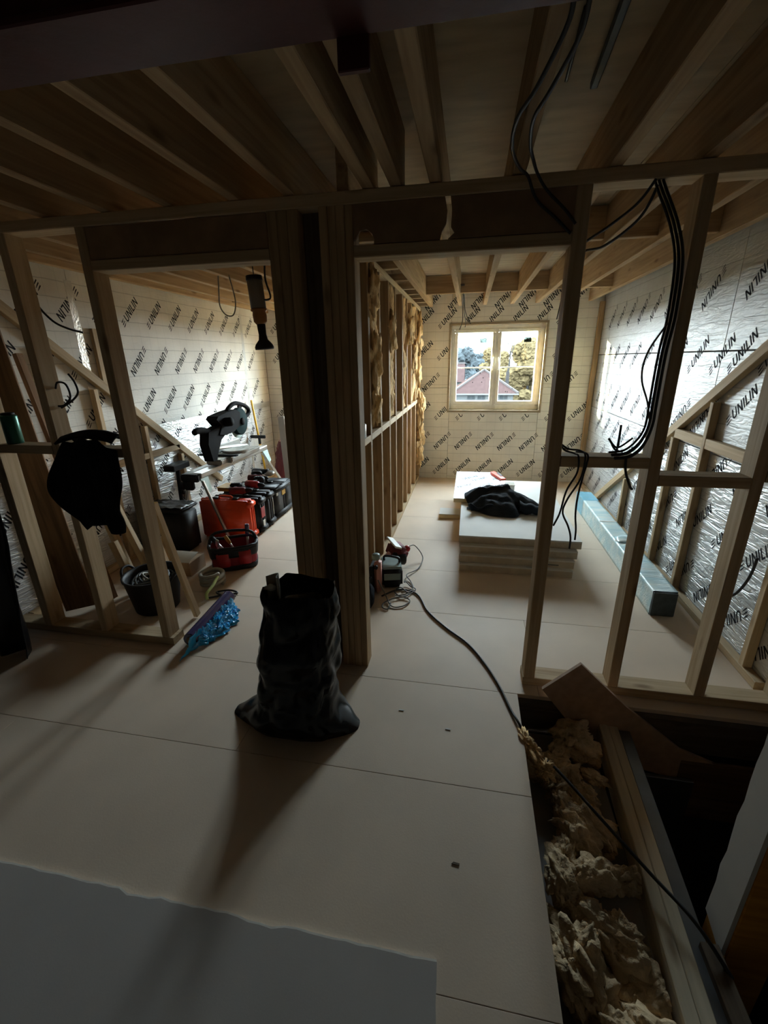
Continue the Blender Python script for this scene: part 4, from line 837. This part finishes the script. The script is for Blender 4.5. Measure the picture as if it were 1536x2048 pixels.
# ------------------------------------------------------------------ lamp hanging in the left doorway
hl = thing('hanging_lamp', (-1.075, 2.30, 1.62), 'hanging site lamp with grey tube, orange collar and flared black end', 'lamp')
ax = V(0.06, 0, -1)
solid('hook_wire', MB().tube([(-1.095, 2.30, 1.955), (-1.097, 2.30, 2.05), (-1.098, 2.30, 2.17)], 0.003, 6), CABLE, hl)
solid('end_cap', MB().lathe([(0.020, 0), (0.040, 0.004), (0.042, 0.022), (0.040, 0.026)], (-1.095, 2.30, 1.965), ax, 22), BLK, hl, smooth=True)
solid('lamp_tube', MB().lathe([(0.038, 0), (0.039, 0.002), (0.039, 0.125), (0.037, 0.128)], V(-1.095, 2.30, 1.965) + ax.normalized() * 0.027, ax, 24), plain('smoky_grey_tube', (0.20, 0.19, 0.18), 0.25, var=0.1), hl, smooth=True)
solid('collar', MB().lathe([(0.041, 0), (0.042, 0.008), (0.033, 0.012), (0.036, 0.03), (0.034, 0.06), (0.024, 0.072)], V(-1.095, 2.30, 1.965) + ax.normalized() * 0.157, ax, 22), plain('amber_collar', (0.36, 0.17, 0.06), 0.5, var=0.1), hl, smooth=True)
solid('flared_end', MB().lathe([(0.022, 0), (0.020, 0.05), (0.024, 0.075), (0.044, 0.098), (0.050, 0.112), (0.048, 0.122)], V(-1.095, 2.30, 1.965) + ax.normalized() * 0.23, ax, 22), BLK, hl, smooth=True)
solid('lead', MB().tube([(-1.06, 2.30, 1.85), (-1.015, 2.30, 1.86), (-1.035, 2.30, 1.95), (-1.02, 2.30, 2.04), (-0.97, 2.30, 2.10), (-0.93, 2.30, 2.17)], 0.005, 7, 6), CABLE, hl, smooth=True)

# ------------------------------------------------------------------ tools and leads at the foot of the dividing wall
t1 = thing('red_power_tool', (-0.50, 3.15, 0), 'dark red corded power tool against the foot of the dividing wall', 'power tool')
Rz = Matrix.Rotation(0.5, 3, 'Z') @ Matrix.Rotation(0.35, 3, 'Y')
solid('tool_body', MB().rbox((-0.51, 3.14, 0.10), (0.13, 0.20, 0.13), 0.03, Rz, 3), MAROON, t1, smooth=True)
solid('sole_plate', MB().rbox((-0.53, 3.13, 0.182), (0.06, 0.22, 0.014), 0.004, Rz), WHITE, t1)
solid('motor_end', MB().lathe([(0.04, 0), (0.05, 0.01), (0.05, 0.10), (0.04, 0.11)], (-0.535, 3.05, 0.085), (0.85, 0.3, -0.1), 20), BLK, t1, smooth=True)
solid('rear_handle', MB().tube([(-0.56, 3.05, 0.03), (-0.585, 3.00, 0.06), (-0.58, 2.97, 0.11), (-0.55, 3.02, 0.14)], 0.017, 9, 5), PINK, t1, smooth=True)
solid('side_knob', MB().blob((-0.435, 3.19, 0.11), (0.028, 0.028, 0.03), 2, 0.05), REDP, t1, smooth=True)
t2 = thing('charger', (-0.51, 2.83, 0), 'black charger with a grey green top beside the dividing wall', 'charger')
solid('charger_body', MB().rbox((-0.50, 2.82, 0.075), (0.15, 0.20, 0.145), 0.022, Matrix.Rotation(0.25, 3, 'Z'), 3), BLK, t2, smooth=True)
solid('charger_top', MB().rbox((-0.50, 2.82, 0.158), (0.14, 0.19, 0.018), 0.006, Matrix.Rotation(0.25, 3, 'Z'), 2), GREENG, t2)
solid('front_panel', MB().rbox((-0.476, 2.722, 0.095), (0.12, 0.012, 0.05), 0.004, Matrix.Rotation(0.25, 3, 'Z')), GREENG, t2)
solid('carry_handle', MB().tube([(-0.555, 2.84, 0.16), (-0.55, 2.84, 0.20), (-0.45, 2.82, 0.20), (-0.44, 2.82, 0.16)], 0.009, 8, 4), BLK, t2, smooth=True)
t3 = thing('sander', (-0.585, 2.68, 0), 'pinkish red and black sander standing on end by the wall', 'power tool')
solid('sander_body', MB().rbox((-0.565, 2.66, 0.13), (0.045, 0.09, 0.25), 0.018, None, 3), PINK, t3, smooth=True)
solid('sander_plate', MB().rbox((-0.602, 2.66, 0.115), (0.022, 0.13, 0.226), 0.006, None, 2), BLK, t3)
solid('sander_knob', MB().lathe([(0.026, 0), (0.030, 0.008), (0.028, 0.035), (0.016, 0.042)], (-0.578, 2.66, 0.256), (0, 0, 1), 18), GREENG, t3, smooth=True)
solid('exhaust_stub', MB().lathe([(0.013, 0), (0.013, 0.05)], (-0.57, 2.62, 0.22), (0.2, -1, 0.3), 12), BLK, t3, smooth=True)
sg = thing('black_holdall', (-0.60, 2.50, 0), 'small black cloth bag between the post and the sander', 'bag')
solid('bag_cloth', MB().blob((-0.585, 2.45, 0.085), (0.035, 0.075, 0.09), 3, 0.2, 2, 5, floor=0.001), BLKC, sg, smooth=True)
solid('bag_strap', MB().tube([(-0.59, 2.46, 0.14), (-0.585, 2.50, 0.20), (-0.59, 2.56, 0.14)], 0.007, 6, 5), BLK, sg, smooth=True)
def lead(name, pts, r, m, label, cat='cable', group=None, k=8):
    return solid(name, MB().tube(pts, r, 7, k), m, label=label, cat=cat, group=group, smooth=True)
lead('extension_lead', [(-0.53, 2.60, 0.007), (-0.44, 2.70, 0.007), (-0.34, 2.70, 0.007), (-0.27, 2.63, 0.007), (-0.20, 2.46, 0.007), (-0.08, 2.30, 0.007), (0.06, 2.15, 0.007), (0.15, 1.99, 0.007), (0.215, 1.83, 0.007), (0.258, 1.68, 0.007), (0.288, 1.60, 0.008), (0.33, 1.53, -0.045), (0.42, 1.43, -0.035), (0.55, 1.24, -0.04), (0.66, 1.10, -0.060), (0.74, 0.98, -0.058), (0.80, 0.88, -0.10)], 0.006, CABLE, 'long black extension lead snaking from the tools into the stair opening')
lead('tool_lead', [(-0.42, 3.22, 0.12), (-0.38, 3.28, 0.10), (-0.31, 3.22, 0.03), (-0.33, 3.05, 0.008), (-0.40, 2.92, 0.02), (-0.36, 2.84, 0.008), (-0.33, 2.74, 0.008), (-0.37, 2.65, 0.008), (-0.44, 2.62, 0.008)], 0.004, GCABLE, 'thin grey lead curling from the red power tool')
lead('tool_lead', [(-0.40, 2.78, 0.03), (-0.385, 2.80, 0.02), (-0.35, 2.76, 0.010), (-0.31, 2.72, 0.008), (-0.38, 2.61, 0.010), (-0.45, 2.66, 0.012), (-0.42, 2.73, 0.012), (-0.36, 2.66, 0.016)], 0.004, CABLE, 'thin black lead tangled before the charger')
lead('tool_lead', [(-0.55, 2.58, 0.14), (-0.50, 2.58, 0.03), (-0.44, 2.48, 0.008), (-0.37, 2.49, 0.008), (-0.33, 2.57, 0.008), (-0.40, 2.60, 0.014), (-0.49, 2.52, 0.012), (-0.50, 2.46, 0.008), (-0.46, 2.44, 0.008), (-0.45, 2.50, 0.020)], 0.0045, GCABLE, 'grey lead looped on the floor nearest the post')
sv = thing('silver_tin', (-0.662, 2.72, 1.08), 'small silver tin standing on the dividing wall noggin', 'tin')
solid('tin_body', MB().lathe([(0.036, 0), (0.038, 0.003), (0.038, 0.085), (0.036, 0.088)], (-0.668, 2.70, 1.0805), (0, 0, 1), 24), ALU, sv, smooth=True)
solid('tin_lid', MB().lathe([(0.034, 0), (0.034, 0.004)], (-0.668, 2.70, 1.1688), (0, 0, 1), 24), ZINC, sv)

# ------------------------------------------------------------------ cables on the framing and the ceiling
yc = PY0 + 0.03
for i, (dx, dy) in enumerate([(0, 0), (0.013, 0.0), (-0.013, 0.0), (0.0065, 0.0125), (-0.0065, 0.0125)]):
    lead('electric_cable', [(0.60 + dx, 1.90 - dy, 2.104), (0.602 + dx, 1.856 - dy, 2.06), (0.655 + dx, 1.856 - dy, 1.96), (0.690 + dx, 1.860 - dy, 1.85), (0.698 + dx, 1.860 - dy, 1.68), (0.690 + dx, 1.860 - dy, 1.55), (0.690 + dx, 1.860 - dy, 1.38), (0.690 + dx, 1.862 - dy, 1.29), (0.668 + dx, 1.862 - dy, 1.222 - dx), (0.63 + dx, 1.865 - dy, 1.182 - dx), (0.575 + dx, 1.868 - dy, 1.172 - dx)], 0.0045, CABLE,
         ['thickest black cable down the second right stud to the noggin', 'black cable in the bundle, right of the thickest one', 'black cable in the bundle, left of the thickest one', 'black cable at the back of the stud bundle', 'black cable on the right of the stud bundle'][i], group='cables down the second right stud')
for i, pts in enumerate([[(0.575, 1.86, 2.10), (0.545, 1.92, 2.05), (0.48, 2.0, 2.005), (0.42, 2.10, 1.975), (0.40, 2.2, 1.95)], [(0.590, 1.88, 2.09), (0.565, 1.94, 2.01), (0.49, 2.06, 1.955), (0.43, 2.16, 1.955), (0.395, 2.22, 1.90)]]):
    lead('electric_cable', pts, 0.005, CABLE, ['upper black cable sagging from the top plate to the jamb', 'lower black cable sagging from the top plate to the jamb'][i], group='cables sagging under the joists')
lead('electric_cable', [(0.688, 1.853, 1.66), (0.64, 1.86, 1.56), (0.635, 1.86, 1.47), (0.67, 1.86, 1.38), (0.69, 1.855, 1.30)], 0.0035, GCABLE, 'thin grey cable bowing left of the stud bundle')
for i, pts in enumerate([[(0.375, 1.95, 1.24), (0.40, 1.92, 1.185), (0.44, 1.90, 1.172), (0.45, 1.863, 1.165), (0.452, 1.86, 1.10), (0.42, 1.863, 1.02), (0.405, 1.865, 0.92), (0.385, 1.865, 0.86)], [(0.395, 1.95, 1.20), (0.42, 1.92, 1.186), (0.462, 1.895, 1.184), (0.472, 1.848, 1.17), (0.465, 1.846, 1.08), (0.425, 1.846, 0.99), (0.412, 1.846, 0.93), (0.440, 1.846, 0.87), (0.456, 1.846, 0.82), (0.458, 1.846, 0.765)], [(0.455, 1.935, 1.172), (0.485, 1.864, 1.172), (0.478, 1.864, 1.09), (0.468, 1.864, 1.0), (0.468, 1.864, 0.92), (0.478, 1.864, 0.85), (0.480, 1.864, 0.80)]]):
    lead('electric_cable', pts, 0.004, CABLE, ['black cable drooping over the noggin and curling back to the jamb', 'longest black cable drooping below the noggin by the jamb', 'short straight black cable drooping over the noggin'][i], group='cables drooping by the right jamb')
lead('electric_cable', [(0.62, 1.885, 1.185), (0.595, 1.90, 1.19), (0.575, 1.90, 1.22), (0.565, 1.90, 1.235), (0.60, 1.895, 1.20), (0.65, 1.89, 1.24)], 0.004, CABLE, 'black cable tail curled up on the right noggin')
lead('electric_cable', [(0.60, 1.90, 1.17), (0.603, 1.90, 1.22), (0.603, 1.90, 1.29)], 0.0045, CABLE, 'black cable tail standing straight up on the right noggin')
lead('electric_cable', [(0.63, 1.866, 1.165), (0.635, 1.862, 1.11), (0.66, 1.862, 1.05), (0.672, 1.863, 1.035)], 0.005, CABLE, 'stub of black cable hanging below the right noggin')
lead('electric_cable', [(0.150, 1.07, 2.16), (0.150, 1.12, 2.14), (0.115, 1.22, 2.10), (0.082, 1.34, 2.09), (0.085, 1.48, 2.085), (0.12, 1.66, 2.10), (0.16, 1.80, 2.12), (0.20, 1.862, 2.07), (0.27, 1.862, 2.01), (0.325, 1.862, 1.96)], 0.005, CABLE, 'black cable looping below the ceiling left of its twin', group='cables looping below the landing ceiling')
lead('electric_cable', [(0.178, 1.07, 2.16), (0.178, 1.15, 2.135), (0.145, 1.28, 2.11), (0.125, 1.38, 2.105), (0.135, 1.52, 2.105), (0.160, 1.66, 2.115), (0.190, 1.80, 2.125), (0.230, 1.845, 2.09), (0.295, 1.845, 2.03), (0.335, 1.846, 1.985)], 0.005, CABLE, 'black cable looping below the ceiling right of its twin', group='cables looping below the landing ceiling')
bar('black_conduit', (0.300, 1.06, 2.335), (0.332, 1.78, 2.335), 0.022, 0.022, CABLE, label='straight black conduit running under the deck of the landing', cat='conduit')
bar('black_conduit', (0.232, 1.45, 2.340), (0.245, 1.75, 2.340), 0.010, 0.010, CABLE, label='short thin black conduit left of the longer one', cat='conduit')
for i, (x, y, z) in enumerate([(-0.13, 5.55, 2.19), (-0.115, 5.6, 2.2), (-0.10, 5.5, 2.2)]):
    lead('electric_cable', [(x, 4.9, 2.25), (x, y, z), (x + 0.01, y + 0.12, 2.08), (x + 0.012 + 0.02 * i, y + 0.20, 1.98), (x + 0.05 * i - 0.02, y + 0.22, 1.88 + 0.03 * i)], 0.005, CABLE, ['leftmost dark cable hanging over the window', 'middle dark cable hanging over the window', 'rightmost dark cable hanging over the window'][i], group='cables hanging over the window')
for i in range(2):
    lead('electric_cable', [(0.745 + 0.02 * i, 4.3, 2.24), (0.745 + 0.02 * i, 4.30, 2.14), (0.735 + 0.03 * i, 4.32, 2.0), (0.72 + 0.03 * i, 4.34, 1.86)], 0.005, CABLE, ['dark cable hanging from the joist beyond the right partition, left of a pair', 'dark cable hanging from the joist beyond the right partition, right of a pair'][i], group='cables hanging beyond the right partition')
lead('electric_cable', [(-1.85, 3.30, 2.16), (-1.87, 3.32, 2.06), (-1.90, 3.36, 1.96), (-1.88, 3.40, 1.90), (-1.83, 3.42, 1.90), (-1.80, 3.42, 1.98), (-1.80, 3.40, 2.08), (-1.81, 3.38, 2.17)], 0.005, GCABLE, 'brown grey cable loop hanging from a joist in the left room')
lead('electric_cable', [(-2.12, 1.99, 2.10), (-2.115, 1.98, 1.98), (-2.09, 1.975, 1.85), (-2.02, 1.975, 1.76), (-1.94, 1.975, 1.72), (-1.86, 1.975, 1.70)], 0.005, CABLE, 'black cable hanging down beside the left doorway stud')
lead('electric_cable', [(-2.05, 1.93, 1.44), (-2.03, 1.93, 1.47), (-1.99, 1.935, 1.46), (-1.985, 1.94, 1.40), (-2.02, 1.93, 1.36), (-2.05, 1.92, 1.355)], 0.005, CABLE, 'black cable loop fixed to the side of the left stud')
lead('electric_cable', [(-2.05, 1.935, 1.345), (-1.98, 1.94, 1.38), (-1.935, 1.94, 1.42), (-1.94, 1.94, 1.47), (-1.965, 1.94, 1.51)], 0.005, CABLE, 'black cable tail curving up beside the loop on the left stud')
lead('electric_cable', [(1.40, 2.20, 0.62), (1.415, 2.24, 0.50), (1.418, 2.30, 0.38), (1.40, 2.36, 0.30), (1.395, 2.38, 0.24)], 0.007, CABLE, 'thick black cable hanging behind the third right stud')
lead('floor_cable', [(0.385, 2.02, 0.006), (0.43, 2.0, 0.006), (0.47, 1.985, 0.006), (0.55, 1.99, 0.006)], 0.004, CABLE, 'short black cable on the floor behind the right sole plate')
lead('board_cable', [(0.565, 3.08, 0.20), (0.57, 3.06, 0.15), (0.60, 3.05, 0.12), (0.66, 3.05, 0.115), (0.70, 3.06, 0.11)], 0.004, GCABLE, 'thin grey cable hanging down the front of the board stack')

# ------------------------------------------------------------------ stair opening: beam, wool, offcuts
tm = thing('trimmer_beam', (0.72, 1.2, -0.2), 'pale laminated beam along the stair opening', 'beam')
P0, P1 = V(0.668, 0.30, -0.155), V(0.738, 1.79, -0.155)
dd = (P1 - P0).normalized(); sd = V(dd.y, -dd.x, 0)
for i, (off, w, zo) in enumerate([(-0.038, 0.040, 0.0), (0.0045, 0.040, -0.004)]):
    bar('lamination', P0 + sd * off + V(0, 0, zo), P1 + sd * off + V(0, 0, zo), w, 0.11, W_LAM, tm)
bar('steel_strap', P0 + sd * 0.052 + V(0, 0, -0.016), P1 + sd * 0.056 + V(0, 0, -0.016), 0.05, 0.10, STEEL, tm, ch=0.002)
random.seed(21); mb = MB()
for k in range(46):
    y = 0.15 + 1.55 * (k + 0.5) / 46 + random.uniform(-.03, .03); x = random.uniform(0.36, 0.60); s = random.uniform(0.045, 0.085)
    q = Matrix.Rotation(random.uniform(0, PI), 3, 'Z') @ Matrix.Rotation(random.uniform(-.5, .5), 3, 'X')
    mb.blob((x, y, random.uniform(-0.17, -0.105)), (s * 1.3, s * 0.8, s * random.uniform(0.5, 0.95)), 4, 0.42, 1.5, k, q, None, True)
for v in mb.v: v.x = min(max(v.x, 0.302), 0.583 + 0.045 * v.y); v.y = min(v.y, 1.77); v.z = max(v.z, -0.219)
solid('mineral_wool_packing', mb, WOOLD, label='torn clumps of yellow mineral wool stuffed along the stair opening', cat='insulation', kind='stuff', smooth=True)
for i, (p, s, sd_) in enumerate([((0.315, 1.52, -0.02), (0.03, 0.085, 0.03), 51), ((0.375, 1.43, -0.045), (0.04, 0.035, 0.03), 52)]):
    solid('wool_tuft', MB().blob(p, s, 4, 0.6, 2.4, sd_, Matrix.Rotation(0.4, 3, 'Z'), None, True), WOOL, label=['long frayed wool tuft hanging over the floor edge', 'round frayed wool tuft just inside the floor edge'][i], cat='insulation', smooth=True)
pe = thing('chipboard_offcut', (0.60, 1.775, -0.1), 'reddish chipboard offcut leaning with one corner above the floor edge', 'offcut')
cn = [(0.405, 0.062), (0.56, 0.226), (0.78, 0.018), (1.05, -0.195), (1.30, -0.29), (1.30, -0.42), (0.9, -0.34), (0.55, -0.12)]
bo = solid('board_face', MB().extrude([(x, 1.776 - 0.0 * z, z) for x, z in cn], (0, 0.018, 0)), CHIPR, pe)
rp = thing('newel_post', (0.86, 0.99, -0.3), 'orange timber post with a pale lining at the right edge', 'post')
solid('post_body', MB().box((0.822, 0.948, -0.62), (0.945, 1.06, 1.25), 0.003), W_ORANGE, rp)  # orange comes from the wood's base colour alone
random.seed(9)
o = [(0.952, -0.135)] + [(1.052 + random.uniform(-.004, .004), -0.10 + 0.0675 * k) for k in range(20)] + [(0.952, 1.2)]
solid('pale_lining', MB().extrude([(0.808, y, z) for y, z in o], (0.0125, 0, 0)), GYP, rp)
bar('bearer', (0.775, 0.955, -0.17), (0.775, 0.30, -0.17), 0.05, 0.15, W_DARK, label='dark bearer below the orange post beside the pale beam', cat='timber')

# ------------------------------------------------------------------ plasterboard in the foreground and scraps
gs = thing('plasterboard_sheet', (-0.9, 0.2, 0), 'grey plasterboard sheet lying in the foreground with a chipped edge', 'board')
random.seed(17); pts = []
for k in range(61): pts.append((-2.2 + 2.184 * k / 60, 0.722 + random.uniform(-.003, .002) - (0.008 if 34 <= k <= 36 or 45 <= k <= 47 else 0)))
for k in range(1, 31): pts.append((-0.014 + random.uniform(-.002, .004) + 0.012 * k / 30, 0.722 - 1.2 * k / 30))
pts += [(-2.2, -0.478)]
core = solid('plaster_core', MB().extrude([(x, y, 0.0012) for x, y in pts], (0, 0, 0.0105)), PLAS, gs)
solid('paper_facing', MB().extrude([(x + 0.001, y - 0.0055, 0.0118) for x, y in pts], (0, 0, 0.0008)), GYPN, gs)
for i, (x, y, l) in enumerate([(-1.165, 2.06, 'pale wood chip on the floor right of the film roll'), (0.0, 0.0, ''), (-0.24, 1.60, 'pale chip on the floor right of the black sack'), (-0.02, 1.525, 'white crumb on the floor further right of the sack'), (0.03, 0.98, 'dark chip on the open floor of the landing')]):
    if not l: continue
    q = MB().extrude([(x - 0.016, y - 0.003, 0.0006), (x + 0.008, y - 0.004, 0.0006), (x + 0.010, y + 0.002, 0.0006), (x - 0.010, y + 0.004, 0.0006)], (0, 0, 0.002))
    solid('floor_scrap', q, GYP if i < 4 else W_DARK, label=l, cat='scrap')

# ------------------------------------------------------------------ outside: neighbour house and trees
solid('ground_outside', MB().box((-120, 7, -6.3), (120, 160, -6.0)), LAWN, label='gardens far below the window', cat='ground', kind='structure')
hx, hy, ez, az = 1.40, 45.0, -1.65, 0.45
hs_ = thing('neighbour_house', (hx, hy, -6), 'white house with a hipped red tiled roof seen through the window', 'house')
solid('house_wall', MB().box((hx - 2.8, hy, -6), (hx + 2.8, hy + 9, ez)), RENDERW, hs_)
solid('roof', MB().add([(hx - 3.2, hy - 0.5, ez), (hx + 3.2, hy - 0.5, ez), (hx + 3.2, hy + 9.5, ez), (hx - 3.2, hy + 9.5, ez), (hx, hy + 2.6, az), (hx, hy + 6.5, az + 0.0), (hx - 3.2, hy - 0.5, ez - 0.15), (hx + 3.2, hy - 0.5, ez - 0.15), (hx + 3.2, hy + 9.5, ez - 0.15), (hx - 3.2, hy + 9.5, ez - 0.15)],
    [(0, 1, 4), (1, 2, 5, 4), (2, 3, 5), (3, 0, 4, 5), (0, 6, 7, 1), (1, 7, 8, 2), (2, 8, 9, 3), (3, 9, 6, 0), (6, 9, 8, 7)]), ROOFR, hs_)
for a in ((hx - 3.2, hy - 0.5, ez + 0.05), (hx + 3.2, hy - 0.5, ez + 0.05)): bar('hip_tiles', a, (hx, hy + 2.6, az + 0.05), 0.22, 0.14, RIDGE, hs_)
bar('gutter', (hx - 3.25, hy - 0.6, ez - 0.08), (hx + 3.25, hy - 0.6, ez - 0.08), 0.12, 0.12, BLK, hs_)
for x in (-1.2, -0.2, 1.9):
    wf = box('house_window', (hx + x - 0.35, hy - 0.06, ez - 1.15), (hx + x + 0.35, hy - 0.005, ez - 0.25), TREEG, hs_, ch=0.01)
    solid('window_bars', MB().box((hx + x - 0.02, hy - 0.09, ez - 1.15), (hx + x + 0.02, hy - 0.065, ez - 0.25)).box((hx + x - 0.35, hy - 0.09, ez - 0.62), (hx + x + 0.35, hy - 0.065, ez - 0.58)), RENDERW, wf)
r2 = thing('house_behind', (-4.5, 58, -6), 'pale roofed house behind the hipped red roof', 'house')
solid('house_wall', MB().box((-9.5, 58, -6), (1.0, 66, -1.2)), RENDERW, r2)
solid('roof', MB().extrude([(-10, 57.4, -1.2), (-10, 66.6, -1.2), (-10, 62, 0.95)], (9.3, 0, 0)), ROOFR, r2)
bar('ridge_tiles', (-10, 62, 1.0), (-0.7, 62, 1.0), 0.35, 0.2, RIDGE, r2)
def tree(x, y, top, w, m, label, n, sd_):
    t = thing('tree', (x, y, -6), label, 'tree', 'trees beyond the house'); random.seed(sd_); n = int(n * 1.8)
    solid('trunk', MB().tube([(x, y, -6), (x + 0.1, y, -3), (x, y, top - 2.5)], 0.28, 8, 4, taper=lambda s: 1 - 0.6 * s), BARK, t)
    mb = MB()
    for k in range(n):
        h = random.random(); r = w * (0.25 + 0.75 * math.sin(PI * min(1, 0.25 + 0.7 * h))) * 0.75; a = random.uniform(0, 2 * PI); q = random.uniform(0.15, 0.36) * w
        mb.blob((x + r * math.cos(a) * random.random() ** .5, y + r * math.sin(a) * 0.5, -4.5 + (top + 4.5 - q * 0.7) * h), (q, q * .8, q * .8), 3, 0.5, 3.2, k + sd_)
    solid('crown', mb, m, t)
tree(7.4, 62, 4.0, 3.6, TREEY, 'yellow brown autumn tree behind the right window light', 36, 2)
tree(3.6, 74, 3.4, 3.2, TREEY, 'paler autumn tree beside the central mullion', 26, 3)
tree(-2.5, 82, 3.6, 4.6, TREEG, 'blue grey wooded crown behind the left window light', 30, 4)
tree(-13.0, 84, 2.4, 5.0, TREEG, 'low blue grey crown at the left edge of the window', 28, 5)
tree(1.5, 90, 3.2, 5.0, TREEG, 'blue grey wooded crown behind the ridge of the red roof', 30, 9)
tree(6.0, 40, -2.2, 2.0, TREEO, 'olive bush low beside the white house', 22, 6)
tree(15.5, 70, 4.2, 3.4, TREEO, 'olive tree at the right edge of the window view', 30, 8)
def bare(x, y, top, label, sd_):
    t = thing('bare_tree', (x, y, -6), label, 'tree'); random.seed(sd_); mb = MB()
    def br(p, d, L, r, lv):
        q = p + d * L; mb.tube([p, p.lerp(q, .5) + V(random.uniform(-.05, .05), 0, random.uniform(-.05, .05)) * L, q], r, 5, 2, taper=lambda s: 1 - 0.45 * s)
        if lv == 0: return
        for _ in range(3): br(q - d * L * random.uniform(0, .3), (d + V(random.uniform(-.8, .8), random.uniform(-.5, .5), random.uniform(-.25, .5))).normalized(), L * random.uniform(.55, .75), r * .55, lv - 1)
    solid('trunk', MB().tube([(x, y, -6), (x, y, -3), (x, y, 0)], 0.22, 7, 3), BARK, t)
    br(V(x, y, 0), V(0.05, 0, 1), top * 0.45, 0.13, 4); solid('branches', mb, BARK, t)
bare(-3.9, 50, 4.8, 'bare winter tree rising above the red roof', 4)
bare(4.4, 56, 5.0, 'bare winter tree before the autumn crown', 6)
